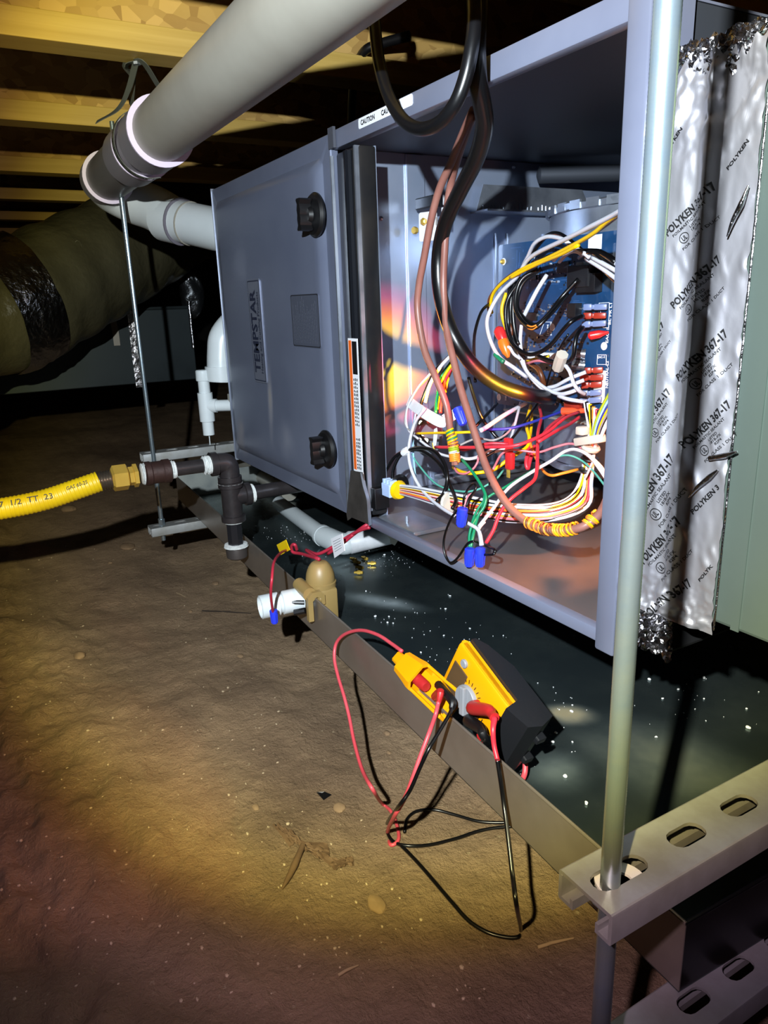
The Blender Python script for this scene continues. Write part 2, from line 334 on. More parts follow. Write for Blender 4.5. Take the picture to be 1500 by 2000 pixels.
def dirt_mat():
    m = bpy.data.materials.new('dirt'); m.use_nodes = True; nt = m.node_tree; N = nt.nodes; L = nt.links; b = N['Principled BSDF']
    b.inputs['Roughness'].default_value = 0.95; b.inputs['Specular IOR Level'].default_value = 0.15
    tc = N.new('ShaderNodeTexCoord')
    def nz(sc, det, rough=0.6):
        n = N.new('ShaderNodeTexNoise'); n.inputs['Scale'].default_value = sc; n.inputs['Detail'].default_value = det; n.inputs['Roughness'].default_value = rough; L.new(tc.outputs['Object'], n.inputs['Vector']); return n
    a = nz(5, 8, 0.65); r = N.new('ShaderNodeValToRGB'); e = r.color_ramp.elements; e[0].position = 0.3; e[0].color = lin('#86705a'); e[1].position = 0.72; e[1].color = lin('#b89c7c')
    pt = nz(2.3, 4, 0.55); pr = N.new('ShaderNodeMath'); pr.operation = 'MULTIPLY_ADD'; pr.inputs[1].default_value = 0.45; pr.inputs[2].default_value = -0.22; L.new(pt.outputs['Fac'], pr.inputs[0]); pa_ = N.new('ShaderNodeMath'); pa_.operation = 'ADD'; L.new(a.outputs['Fac'], pa_.inputs[0]); L.new(pr.outputs[0], pa_.inputs[1]); L.new(pa_.outputs[0], r.inputs[0])
    s = nz(120, 3); rs = N.new('ShaderNodeValToRGB'); rs.color_ramp.elements[0].position = 0.66; rs.color_ramp.elements[1].position = 0.74; L.new(s.outputs['Fac'], rs.inputs[0])
    mx = N.new('ShaderNodeMixRGB'); mx.blend_type = 'MIX'; mx.inputs[2].default_value = lin('#c4b090'); L.new(rs.outputs[0], mx.inputs[0]); L.new(r.outputs[0], mx.inputs[1]); L.new(mx.outputs[0], b.inputs['Base Color'])
    f = nz(26, 10, 0.7); g = nz(160, 5, 0.7); ad = N.new('ShaderNodeMath'); ad.operation = 'MULTIPLY_ADD'; ad.inputs[1].default_value = 0.25; L.new(g.outputs['Fac'], ad.inputs[0]); L.new(f.outputs['Fac'], ad.inputs[2])
    bp = N.new('ShaderNodeBump'); bp.inputs['Strength'].default_value = 1.0; bp.inputs['Distance'].default_value = 0.026; L.new(ad.outputs[0], bp.inputs['Height']); L.new(bp.outputs[0], b.inputs['Normal'])
    return m
DIRT = dirt_mat()

# ------------------------------------------------------------------ setting: dirt floor, joists, subfloor
GZ = -0.33
def ground_z(x, y):
    big = fbm(x * 1.1, y * 1.3, 3.1, 3) * 0.018; mid = fbm(x * 6, y * 7, 1.7, 4) * 0.007 + fbm(x * 22, y * 26, 6.6, 4) * 0.0026
    foot = max(0.0, fbm(x * 14 + 4, y * 9, 9.2, 3)) * 0.004
    near = max(0.0, min(1.0, (-y - 0.28) / 0.25))
    lump = near * (abs(fbm(x * 11, y * 16, 5.5, 4)) * 0.014 - 0.004)
    cl = 1.0 - math.exp(-((x - 0.8) ** 2 + (y + 0.1) ** 2) / 0.5)
    rid = (0.5 - abs(fbm(x * 7 - y * 5, x * 3 + y * 16, 8.8, 4))) * (.004 + .012 * near)
    return GZ + big * (0.35 + 0.65 * cl) + mid + foot + lump + rid - .003
def axis_steps(lo, hi, a, b, fine, grow):
    out = [a + (b - a) * i / round((b - a) / fine) for i in range(round((b - a) / fine) + 1)]; s = fine; x = b
    while x < hi: s *= grow; x += s; out.append(min(x, hi))
    s = fine; x = a
    while x > lo: s *= grow; x -= s; out.insert(0, max(x, lo))
    return out
def floor_mesh():
    xs = axis_steps(-9, 3.2, 0.15, 1.45, 0.0055, 1.05); ys = axis_steps(-3.2, 6.5, -0.75, 0.1, 0.0055, 1.05)
    vs = [(x, y, ground_z(x, y)) for x in xs for y in ys]; n = len(ys)
    fs = [(i * n + j, (i + 1) * n + j, (i + 1) * n + j + 1, i * n + j + 1) for i in range(len(xs) - 1) for j in range(n - 1)]
    m = MB(); m.v = [Vector(v) for v in vs]; m.f = fs; return m
fl = floor_mesh().build('floor', DIRT, smooth=180); fl['kind'] = 'structure'
JZ = 0.69
ce = MB().box((-7, -1.6, 0.97), (2.6, 4.5, 0.99)).build('ceiling', OSB, smooth=0); ce['kind'] = 'structure'
jx = [Z(0, v, JZ).x for v in (66, 232, 333, 388)]; jx = [jx[0] + 0.47, jx[0] + 0.94] + jx + [jx[-1] - 0.62 * k for k in range(1, 6)]
for x in jx:
    jw = MB().box((x - 0.036, -1.6, JZ + 0.030), (x - 0.025, 4.5, 0.945)).build('joist', OSB, ce, 0)
    MB().cbox((x - 0.061, -1.6, JZ), (x, 4.5, JZ + 0.038), 0.0015).build('joist_flange', WOOD, jw, 0)
    MB().cbox((x - 0.061, -1.6, 0.93), (x, 4.5, 0.968), 0.0015).build('joist_flange', WOOD, jw, 0)
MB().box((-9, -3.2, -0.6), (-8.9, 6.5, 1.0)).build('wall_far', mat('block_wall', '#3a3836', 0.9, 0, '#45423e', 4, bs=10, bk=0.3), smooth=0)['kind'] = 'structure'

# ------------------------------------------------------------------ furnace
FL, FH, FD = 1.068, 0.544, 0.72
fu = thing('gas_furnace', 'long grey horizontal furnace cabinet with its wiring compartment open', 'furnace', (0.53, 0.0, 0.0))
c = MB()
c.box((0, 0.0, -0.002), (FL, FD, 0.0)); c.box((0, 0.0, FH - 0.002), (FL, FD, FH)); c.box((0, 0, -0.002), (0.002, FD, FH)); c.box((0, FD - 0.002, 0), (FL, FD, FH))
c.build('cabinet_shell', PAINT, fu, 0)
MB().cbox((0.54, -0.003, FH - 0.0225), (1.075, 0.012, FH + 0.001), 0.002).build('top_rail', PAINT, fu)
MB().cbox((0.60, -0.003, -0.0035), (1.066, 0.010, 0.0105), 0.002).build('bottom_rail', PAINT, fu)
MB().cbox((1.0595, -0.006, -0.0095), (1.083, 0.012, FH), 0.0025).box((1.0745, 0.0, 0.0), (1.0765, 0.05, FH)).build('end_post', PAINT, fu)
MB().box((1.066, 0.02, 0.0), (1.068, 0.1, FH - 0.003)).box((1.066, 0.1, 0.47), (1.068, FD, FH - 0.003)).box((1.066, 0.1, 0), (1.068, FD, 0.03)).box((1.066, 0.62, 0), (1.068, FD - 0.003, FH - 0.003)).build('end_panel', DARKIN, fu, 0)
MB().box((0.45, 0.0105, 0.0005), (1.0655, FD - 0.003, 0.0022)).build('floor_sheet', FLOORM, fu, 0)
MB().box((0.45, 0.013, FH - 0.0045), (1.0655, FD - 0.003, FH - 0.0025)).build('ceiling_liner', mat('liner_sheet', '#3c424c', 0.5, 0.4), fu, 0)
MB().box((0.45, FD - 0.006, 0.003), (1.0655, FD - 0.0025, FH - 0.005)).build('back_liner', GALV, fu, 0)
# blower deck with its flanges and ribs
DX = 0.465
d = MB().box((DX - 0.002, 0.055, 0.0025), (DX, FD - 0.007, FH - 0.005))
d.build('deck_panel', DECK_M, fu, 0)
fl_ = MB().cbox((DX, 0.158, 0.004), (DX + 0.0045, 0.192, FH - 0.006), 0.0012)
fl_.build('deck_flange', DECK_M, fu, 0)
for yy in (0.336, 0.3615, 0.444): MB().tube([(DX, yy, 0.03), (DX + 0.001, yy, 0.04), (DX + 0.001, yy, 0.415), (DX, yy, 0.425)], 0.0032, 8, 0).build('rib', DECK_M, fu)
MB().tube([(DX + 0.006, yy, 0.02) for yy in (0.2, 0.55)], 0.004, 8, 0).cbox((DX, 0.2, 0.003), (DX + 0.02, 0.6, 0.016), 0.001).build('deck_foot', GALV, fu)
# toothed shelf bracket and rear tie
sh = MB().box((DX, 0.285, 0.455), (DX + 0.045, 0.55, 0.458)).plate([(0.285, 0.455), (0.55, 0.455), (0.52, 0.499), (0.30, 0.499)], [], frame((DX + 0.014, 0, 0), (0, 1, 0), (0, 0, 1), (1, 0, 0)), 0.0015)
sh.build('shelf_bracket', GALV, fu, 0)
tb = MB()
for i in range(26):
    yy = 0.300 + i * 0.0085
    if i % 7 != 6: tb.cyl((DX + 0.0143, yy, 0.4575), (DX + 0.0143, yy + random.uniform(-0.001, 0.001), 0.466 + random.random() * 0.006), 0.0011, 5)
tb.build('bracket_teeth', GALV, fu, kind='stuff')
MB().lathe([(0.004, 0), (0.0135, 0.004), (0.0135, 0.5)], (DX + 0.03, 0.40, 0.515), (0.45, 0.89, 0), 14).build('tie_tube', DARKIN, fu)
for (u, v) in ((1003, 326), (1047, 373), (745, 427), (750, 858)): MB().sphere(X(u, v, DX + 0.001 if u > 900 else DX + 0.001), 0.0035, 8, 6).build('rivet', GALV, fu)
# blower housing: scroll with rolled, crimped rims
bc = (0.700, 0.478); BR_ = 0.168
def scroll_r(a): return BR_ * (1.0 + 0.06 * math.sin(a * 0.5))
vs = []; fs = []; nn = 64
for zz in (0.064, 0.437):
    for k in range(nn): a = 2 * math.pi * k / nn; vs.append((bc[0] + scroll_r(a) * math.cos(a), bc[1] + BR_ * math.sin(a), zz))
fs = [(k, (k + 1) % nn, nn + (k + 1) % nn, nn + k) for k in range(nn)]
MB().add(vs, fs).build('blower_wall', GALV, fu, 180)
for zz, s in ((0.064, -1), (0.437, 1)):
    ring = MB(); hub = MB()
    vs = []; fs = []
    for (rr, dz) in ((1.0, 0), (1.035, 0.001), (1.04, 0.009), (1.0, 0.012), (0.62, 0.012), (0.60, 0.0), (0.57, -0.03)):
        for k in range(nn):
            a = 2 * math.pi * k / nn; j = 0.0012 * math.sin(k * 5.1) if 1 < rr + 0.001 else 0
            vs.append((bc[0] + (scroll_r(a) * rr + j) * math.cos(a), bc[1] + (BR_ * rr + j) * math.sin(a), zz + s * (dz + j)))
    for i in range(6):
        for k in range(nn): fs.append((i * nn + k, i * nn + (k + 1) % nn, (i + 1) * nn + (k + 1) % nn, (i + 1) * nn + k))
    ring.add(vs, fs).build('blower_side', GALV, fu, 50)
rc = MB()
for i in range(9):
    a = math.radians(222 + i * 11); rc.box((-0.011, -0.0015, -0.006), (0.011, 0.0015, 0.006), Matrix.Translation((bc[0] + BR_ * 1.035 * math.cos(a), bc[1] + BR_ * 1.035 * math.sin(a), 0.4435)) @ Matrix.Rotation(a + math.pi / 2, 4, 'Z'))
rc.build('rim_crimp', GALV, fu, 0)
MB().cyl((bc[0], bc[1], 0.09), (bc[0], bc[1], 0.41), 0.09, 24).build('blower_motor', BLACK, fu)
MB().box((0.60, 0.25, 0.145), (0.86, 0.32, 0.148)).build('board_bracket', GALV_D, fu, 0)

# door post, gaskets, warning label
po = MB().cbox((0.535, 0.003, 0.012), (0.602, 0.030, FH - 0.026), 0.004); po.build('door_post', mat('post_black', '#1d1f24', 0.3, 0.4, '#33302e', 9), fu)
MB().tube([(0.577, 0.001, 0.03), (0.577, 0.001, FH - 0.03)], 0.007, 10, 0).build('post_bead', mat('post_bead', '#202228', 0.22, 0.6), fu)
MB().box((0.597, -0.002, 0.02), (0.6005, 0.006, FH - 0.027)).build('post_edge', GALV, fu, 0)
MB().box((0.465, 0.028, 0.003), (0.600, 0.0305, FH - 0.026)).box((0.4645, 0.03, 0.003), (0.4665, 0.06, FH - 0.026)).build('post_return', DECK_M, fu, 0)
wl = (Y(684, 660, 0.0), Y(705, 920, 0.0)); zt = Y(690, 660, 0).z; zb = Y(700, 918, 0).z; x0 = 0.566; x1 = 0.5955
la = MB().box((x0, -0.0068, zb), (x1, -0.0062, zt)).build('warning_label', WHT, fu, 0)
MB().box((x0 + 0.002, -0.0072, zb + 0.003), (x0 + 0.010, -0.0068, zt - 0.003)).build('orange_band', ORNG, la, 0)
MB().box((x0 + 0.012, -0.0072, zt - 0.05), (x0 + 0.026, -0.0068, zt - 0.004)).build('hazard_mark', INK, la, 0)
mk = MB()
for k in range(26):
    zz = zt - 0.056 - k * 0.0054
    if abs(zz - (zb + 0.062)) < 0.006 or zz < zb + 0.004: continue
    for q in range(3):
        l = random.uniform(0.002, 0.0042); mk.box((x0 + 0.0125 + q * 0.0048, -0.0071, zz - 0.0035), (x0 + 0.0125 + q * 0.0048 + 0.0022, -0.0068, zz - 0.0035 + l))
mk.build('fine_print', INK, la, 0, kind='stuff')
# bent corner bracket below the post
A = [Y(688, 918, -0.004), Y(712, 922, -0.004), Y(716, 950, -0.004), Y(722, 975, -0.004), Y(724, 1024, -0.004), Y(690, 1010, -0.004), Y(682, 1016, -0.004), Y(680, 1004, -0.004)]
M = frame((0, -0.005, 0), (1, 0, 0), (0, 0, 1), (0, -1, 0))
MB().prism([(p.x, p.z) for p in reversed(A)], M, 0.002).build('corner_bracket', mat('bracket_grey', '#4a4745', 0.4, 0.6, '#5d5956', 30), fu, 0)
MB().ribbon([Y(707, 924, -0.006), Y(712, 950, -0.009), Y(719, 975, -0.008), Y(721, 1000, -0.008), Y(723, 1026, -0.007)], 0.006, 0.001, (0.3, -1, 0)).build('bent_edge', GALV, fu, 60)

# door
dr = MB(); DW0, DW1 = -0.004, 0.536
def dloop(ins, y, r): return [(x, y, z) for x, z in rrect(DW0 + ins, 0.0 + ins, DW1 - ins, FH - ins - 0.001, r, 6)]
loops = [dloop(0, 0.006, 0.003), dloop(0, -0.003, 0.003), dloop(0.0015, -0.005, 0.004), dloop(0.026, -0.005, 0.012), dloop(0.029, -0.0075, 0.013), dloop(0.036, -0.0125, 0.016), dloop(0.044, -0.0140, 0.02), dloop(0.055, -0.0142, 0.02)]
n = len(loops[0]); fs = []
for i in range(len(loops) - 1):
    for k in range(n): fs.append((i * n + k, (i + 1) * n + k, (i + 1) * n + (k + 1) % n, i * n + (k + 1) % n))
fs.append(tuple((len(loops) - 1) * n + k for k in range(n))[::-1]); fs.append(tuple(range(n)))
dr.add([p for l in loops for p in l], fs)
door = dr.build('door', DOORM, fu, 30)
MB().box((DW1 - 0.0005, -0.0065, 0.012), (DW1 + 0.0025, -0.002, FH - 0.03)).build('door_edge', GALV, door, 0)
MB().box((0.5362, -0.008, FH - 0.022), (0.552, -0.004, FH + 0.004)).build('door_clip', mat('clip_grey', '#3e4048', 0.5), door, 0)
MB().box((DW0 - 0.0015, -0.0065, -0.004), (DW0 + 0.001, 0.004, FH + 0.001)).build('door_edge', GALV, door, 0)
for (u, v) in ((618, 420), (640, 877)):
    q = Y(u, v, -0.014); kb = MB().lathe([(0.030, 0), (0.0305, 0.003), (0.027, 0.007), (0.012, 0.010), (0.010, 0.016)], q, (0, -1, 0), 28).build('door_knob', BLACK, door)
    ol = []
    for k in range(28):
        a = 2 * math.pi * k / 28; r_ = 0.0085 + 0.0135 * abs(math.cos(a)) ** 3; ol.append((r_ * math.cos(a) * 0.75, r_ * math.sin(a) * 0.62 if abs(math.cos(a)) < 0.7 else r_ * math.sin(a) * 1.5))
    wings = MB()
    for sgn in (1, -1):
        pr = [(0.000, -0.0045), (0.006, -0.006), (0.014, -0.004), (0.0195, -0.0075), (0.0215, -0.0055), (0.0215, 0.0055), (0.0195, 0.0075), (0.014, 0.004), (0.006, 0.006), (0.0, 0.0045)]
        Mw = frame(q + Vector((0, -0.010, 0)), (0, 0, sgn), (sgn * 1, 0, 0), (0, -1, 0)); wings.prism(pr, Mw, 0.018)
    wings.build('knob_grip', BLACK, kb)
def on_door(u, v): return Y(u, v, -0.0144)
a = on_door(484, 543); b = on_door(507, 546); c_ = on_door(523, 747); e_ = on_door(498, 747)
nx0 = (a.x + e_.x) / 2; nx1 = (b.x + c_.x) / 2; nz0 = (c_.z + e_.z) / 2; nz1 = (a.z + b.z) / 2
M = frame((0, -0.0143, 0), (1, 0, 0), (0, 0, 1), (0, -1, 0))
pl_ = MB().prism(rrect(nx0, nz0, nx1, nz1, 0.005), M, 0.0018).build('name_plate', PAPER, door, 0)
MB().plate(rrect(nx0 + 0.003, nz0 + 0.003, nx1 - 0.003, nz1 - 0.003, 0.003), [rrect(nx0 + 0.0048, nz0 + 0.0048, nx1 - 0.0048, nz1 - 0.0048, 0.002)], frame((0, -0.0163, 0), (1, 0, 0), (0, 0, 1), (0, -1, 0)), 0.0003).build('plate_border', NAVY, pl_, 0)
wn = nx1 - nx0
text('TEMPSTAR', (nx0 + wn * 0.60, -0.0163, nz0 + 0.018), (0, 0, 1), (-1, 0, 0), wn * 0.42, NAVY, pl_, width=(nz1 - nz0) * 0.80, bold=0.03)
text('Heating and Cooling Products', (nx0 + wn * 0.84, -0.0163, nz0 + 0.018), (0, 0, 1), (-1, 0, 0), wn * 0.16, NAVY, pl_, width=(nz1 - nz0) * 0.78, bold=0.012)
a = on_door(567, 568); b = on_door(622, 581); c_ = on_door(621, 688); e_ = on_door(570, 668)
rx0, rx1, rz0, rz1 = a.x, b.x, (c_.z + e_.z) / 2, (a.z + b.z) / 2
rl = MB().prism(rrect(rx0, rz0, rx1, rz1, 0.004), M, 0.0008).build('rating_label', mat('rating_silver', '#565b6a', 0.4, 0.4), door, 0)
MB().plate(rrect(rx0 + 0.001, rz0 + 0.001, rx1 - 0.001, rz1 - 0.001, 0.003), [rrect(rx0 + 0.002, rz0 + 0.002, rx1 - 0.002, rz1 - 0.002, 0.003)], frame((0, -0.0153, 0), (1, 0, 0), (0, 0, 1), (0, -1, 0)), 0.0003).build('label_border', INK, rl, 0)
fp = MB()
for k in range(15):
    xx = rx0 + 0.006 + k * (rx1 - rx0 - 0.014) / 15
    z0_ = rz0 + 0.006; z1_ = rz0 + (rz1 - rz0) * random.uniform(0.55, 0.92)
    zz = z0_
    while zz < z1_:
        l = random.uniform(0.002, 0.006); fp.box((xx, -0.0154, zz), (xx + 0.0016, -0.0151, zz + l)); zz += l + 0.0011
fp.build('fine_print', GINK, rl, 0, kind='stuff')
# rail stickers
def sticker(u0, u1, s, txt):
    p0 = Y(u0, 240, -0.0035); p1 = Y(u1, 210, -0.0035)
    zt_ = FH - 0.0005; zb_ = FH - 0.0125
    st = MB().prism(rrect(p0.x, zb_, p1.x, zt_, 0.003), frame((0, -0.0031, 0), (1, 0, 0), (0, 0, 1), (0, -1, 0)), 0.0005).build('rail_sticker', WHT, fu, 0)
    if txt: text(txt, (p0.x + 0.007, -0.0037, zb_ + 0.0035), (1, 0, 0), (0, 0, 1), 0.0055, INK, st, bold=0.03)
sticker(700, 806, 1, 'CAUTION       CAUTION')
# ------------------------------------------------------------------ control board
BY = 0.240
bd_ = MB(); bx0, bx1, bz0, bz1 = 0.5965, 0.840, 0.157, 0.3955
bd_.prism(rrect(bx0, bz0, bx1, bz1, 0.004), frame((0, BY + 0.0018, 0), (1, 0, 0), (0, 0, 1), (0, -1, 0)), 0.0018)
board = bd_.build('control_board', PCB, fu, 0)
def BP(u, v, d=0.0): return Y(u, v, BY - d)
def on_board(name, m, u0, v0, u1, v1, h, ch=0.0005):
    a = BP(u0, v0); b = BP(u1, v1); x0, x1 = sorted((a.x, b.x)); z0, z1 = sorted((a.z, b.z))
    return MB().cbox((x0, BY - h, z0), (x1, BY, z1), ch).build(name, m, board, 0)
for q in ((1036, 520, 1050, 546, .003), (1090, 512, 1112, 532, .002), (1140, 535, 1176, 570, .014), (1120, 592, 1136, 618, .012), (1028, 610, 1050, 626, .003), (1078, 735, 1098, 760, .003), (1070, 740, 1086, 775, .006), (1010, 760, 1030, 776, .006), (1085, 765, 1098, 785, .003)):
    on_board('chip', CHIP, *q[:4], q[4])
on_board('paper_label', WHT, 1150, 460, 1175, 486, 0.0006, 0.0001); p = BP(1155, 482, .0008)
on_board('relay', mat('relay_black', '#17181c', 0.35), 1125, 520, 1165, 560, 0.016, 0.001)
on_board('socket', WHT, 1040, 686, 1106, 704, 0.010, 0.001); on_board('socket', WHT, 1165, 722, 1181, 787, 0.004, 0.0006)
on_board('socket', mat('socket_grey', '#9aa0a4', 0.4), 1138, 512, 1152, 520, 0.012, 0.001); on_board('socket', MATS['socket_grey'], 1138, 556, 1154, 564, 0.012, 0.001)
for (u, v) in ((1144, 692), (1143, 714)):
    q = BP(u, v); cn = MB().lathe([(0.0075, 0), (0.0075, 0.003), (0.0068, 0.0036), (0.0068, 0.005), (0.0075, 0.0056), (0.0075, 0.0165), (0.0068, 0.0175)], q, (-0.75, -0.62, 0.1), 18).build('capacitor', ALU, board)
for (u, v) in ((984, 511), (1079, 639), (1180, 676), (1152, 775), (975, 776), (1078, 778)):
    q = BP(u, v); MB().lathe([(0.0052, 0), (0.0052, 0.0006), (0.0034, 0.0007), (0.0034, 0.0001)], q, (0, -1, 0), 16).build('solder_ring', WHT, board)
q = BP(984, 511); MB().lathe([(0.0036, 0), (0.0036, 0.004), (0.002, 0.006)], q, (0, -1, 0), 6).build('standoff_screw', BRASS, board)
rnd = random.Random(3); cmp_ = MB(); cmd = MB(); tr = MB()
for k in range(420):
    u = rnd.uniform(1000, 1150); v = rnd.choice([rnd.uniform(500, 560), rnd.uniform(590, 625), rnd.uniform(655, 690), rnd.uniform(715, 790), rnd.uniform(715, 790)])
    q = BP(u, v); w = rnd.uniform(0.0010, 0.0036); h = rnd.uniform(0.0010, 0.003)
    (cmp_ if rnd.random() < 0.5 else cmd).box((q.x - w / 2, BY - rnd.uniform(0.0006, 0.0025), q.z - h / 2), (q.x + w / 2, BY, q.z + h / 2))
for k in range(70):
    u = rnd.uniform(985, 1120); v = rnd.uniform(485, 640); q = BP(u, v); l = rnd.uniform(0.004, 0.03)
    if rnd.random() < 0.6: tr.box((q.x, BY - 0.00025, q.z), (min(q.x + l, bx1 - 0.01), BY, q.z + 0.0005))
    else: tr.box((q.x, BY - 0.00025, q.z), (q.x + 0.0005, BY, min(q.z + l, bz1 - 0.01)))
cmp_.build('solder_joints', ALU, board, 0, kind='stuff'); cmd.build('small_components', CHIP, board, 0, kind='stuff'); tr.build('traces', PCBL, board, 0, kind='stuff')
def btext(s, u0, v0, u1, v1, capx, m=WINK):
    a = BP(u0, v0, .0006); b = BP(u1, v1, .0006); d = (b - a); ex = d.normalized(); ey = Vector((0, -1, 0)).cross(ex) * -1
    ey = ex.cross(Vector((0, 1, 0))) * 1
    ey = Vector((-ex.z, 0, ex.x))
    text(s, a, ex, ey, capx, m, board, width=d.length, bold=0.02)
btext('EAC-1', 1188, 670, 1190, 642, 0.0042); btext('BL PR L1', 1193, 634, 1196, 592, 0.0042); btext('NEUTRAL-L2', 1188, 758, 1189, 705, 0.0044)
btext('EAC-2', 1168, 700, 1182, 699, 0.003); btext('TWIN', 990, 783, 990, 766, 0.004); btext('HUM', 1072, 652, 1072, 634, 0.0034); btext('24VAC', 1078, 656, 1078, 630, 0.0030)
btext('EAC-1', 1145, 811, 1158, 812, 0.0028); btext('RED', 1148, 817, 1157, 818, 0.0028)
def bframe(pts):
    q = [BP(u, v, .0006) for u, v in pts]; t = MB()
    for i in range(len(q)): t.cyl(q[i], q[(i + 1) % len(q)], 0.0004, 4) if i < len(q) - 1 or len(q) > 3 else None
    t.build('print_outline', WINK, board, 0, kind='stuff')
bframe([(1170, 592), (1190, 591), (1189, 640), (1178, 640)]); bframe([(1167, 693), (1184, 693), (1184, 712), (1166, 712)]); bframe([(1063, 629), (1077, 629), (1072, 655), (1054, 655)])
# spade terminals pushed on the board
for (u0, v0, u1, v1, m) in ((1140, 600, 1186, 599, TPB), (1140, 617, 1184, 616, TPR), (1137, 634, 1184, 631, TPB), (1142, 724, 1178, 722, TPR), (1133, 738, 1178, 737, TPR), (1136, 753, 1176, 750, TPR), (1134, 769, 1175, 766, TPB), (1132, 784, 1175, 780, TPB)):
    a = BP(u0, v0, 0.020); b = BP(u1, v1, 0.006); ax = (b - a).normalized(); L_ = (b - a).length
    t = MB(); up = Vector((0, 0, 1)); sd = ax.cross(up).normalized(); Mx = frame(a, ax, up, sd)
    t.cbox((0, -0.0042, -0.003), (L_ * 0.36, 0.0042, 0.003), 0.0014, Mx); t.cbox((L_ * 0.30, -0.0030, -0.0022), (L_ * 0.5, 0.0030, 0.0022), 0.001, Mx); t.cbox((L_ * 0.45, -0.0040, -0.0026), (L_, 0.0038, 0.0026), 0.0014, Mx)
    t.build('spade_terminal', m, board, 40)
for (u, v, u1, v1) in ((1152, 656, 1178, 651),):
    a = BP(u, v, .016); b = BP(u1, v1, .006); MB().lathe([(0.003, -0.002), (0.0055, 0.001), (0.0052, 0.012), (0.003, 0.018), (0.0014, 0.024)], a, b - a, 14).build('red_terminal', mat('cap_red', '#c21f24', 0.3), board)
for (a, b, m) in (((972, 640), (988, 676), mat('cap_bright_red', '#d42a2c', 0.3)), ((980, 660), (990, 690), mat('cap_orange', '#e07020', 0.3))):  # plain red and orange plastic, no emission
    p0 = Y(*a, 0.165); p1 = Y(*b, 0.165); MB().lathe([(0.004, 0), (0.0075, 0.004), (0.008, 0.012), (0.006, 0.022), (0.002, 0.030)], p0, p1 - p0, 14).build('crimp_cap', m, fu)
a = Y(1098, 803, 0.20); b = Y(1150, 802, 0.215); MB().tube([a, a.lerp(b, .4), b], [0.0052, 0.0045, 0.0025], 10, 4).build('crimp_cap', mat('cap_coral', '#e2502c', 0.35), fu)
a = Y(1105, 788, 0.21); MB().cbox(a + Vector((0, -0.004, -0.005)), a + Vector((0.028, 0.004, 0.003)), 0.001).build('socket', TPR, fu)

# ------------------------------------------------------------------ furnace wiring
def K(ox, oy, s): return lambda cx, cy: (ox + cx * s, oy + cy * s)
FA, FB, FDD, FE, FF = K(950, 440, .18), K(950, 620, .18), K(780, 740, .146667), K(960, 780, .18), K(750, 700, 1 / 3)
def wire(col, fr, pts, r=0.0019, y=None, parent=fu, name='wire'):
    q = []
    for p in pts:
        u, v = fr(p[0], p[1]) if fr else (p[0], p[1])
        q.append(Y(u, v, p[2] if len(p) > 2 else y))
    for i in range(len(q)):
        if q[i].z < 0.0045 + r and q[i].y > -0.004: q[i] = Z(*(fr(pts[i][0], pts[i][1]) if fr else pts[i][:2]), 0.0045 + r)
    return MB().tube(q, r, 7, 5).build(name, WCOL[col], parent, 180)
w = wire
w('w', FA, [(1620, -240, .06), (1472, -165, .07), (1300, -70, .09), (860, 150, .13), (480, 345, .16), (330, 560, .17), (150, 740, .17), (30, 950, .16), (8, 1100, .16), (60, 1290, .16), (150, 1440, .16), (290, 1540, .17), (440, 1650, .19)], .0028)
w('g', FA, [(92, 1400, .158), (120, 1428, .158), (150, 1455, .158), (185, 1480, .158)], .0033)
w('y', FA, [(1620, -225, .065), (1472, -150, .075), (1300, -30, .095), (1150, 95, .11), (900, 235, .135), (650, 360, .155), (400, 470, .165), (200, 600, .17), (80, 730, .175), (45, 860, .18), (60, 950, .19)], .0024)
w('y', FA, [(1000, 215, .125), (800, 320, .14), (600, 400, .155), (400, 495, .162), (260, 570, .165)], .0022)
w('n', FA, [(620, 385, .165), (380, 470, .175), (180, 605, .18), (45, 770, .185), (22, 900, .19), (40, 980, .2)], .0022)
w('k', FA, [(1620, -205, .07), (1472, -130, .08), (1280, 10, .105), (1000, 195, .13), (760, 300, .15), (500, 400, .165)], .002)
w('w', FA, [(400, 430, .19), (450, 340, .185), (520, 200, .175), (640, 128, .17), (760, 132, .165), (860, 172, .16), (960, 260, .165), (1060, 330, .17)], .0026)
w('k', FA, [(440, 420, .195), (540, 250, .185), (660, 112, .18), (760, 88, .175), (860, 130, .17), (1000, 240, .17), (1080, 310, .175)], .0026)
w('w', FA, [(730, 380, .185), (820, 285, .175), (920, 240, .165), (1040, 290, .16), (1120, 350, .16)], .0026)
w('w', FA, [(790, 400, .185), (880, 310, .175), (960, 285, .165), (1060, 310, .16)], .0022)
for p in ([(1080, 360, .17), (1270, 480, .16), (1460, 620, .15)], [(1140, 345, .165), (1320, 445, .155), (1470, 530, .15)], [(1250, 315, .17), (1360, 385, .16), (1490, 470, .15)]): w('w', FA, p, .0026)
for p in ([(1050, 320, .178), (1150, 330, .17), (1250, 455, .168), (1450, 650, .158)], [(1060, 300, .175), (1180, 310, .16), (1330, 420, .162), (1480, 500, .155)], [(1040, 280, .175), (1150, 280, .165), (1260, 300, .165), (1480, 430, .155)], [(1010, 350, .18), (1110, 300, .16), (1230, 300, .16), (1400, 400, .155)]): w('k', FA, p, .003)
w('w', FA, [(655, 540, .20), (560, 690, .188), (470, 860, .18), (395, 1010, .178)], .003)
w('w', FA, [(380, 1080, .175), (368, 1250, .175), (385, 1400, .178), (430, 1570, .18), (540, 1690, .185), (660, 1780, .185), (790, 1830, .185), (900, 1815, .185), (1020, 1770, .195)], .0026)
w('w', FA, [(340, 1330, .185), (385, 1480, .182), (460, 1620, .185), (590, 1760, .187), (700, 1800, .19), (900, 1740, .19), (1060, 1680, .2)], .0026)
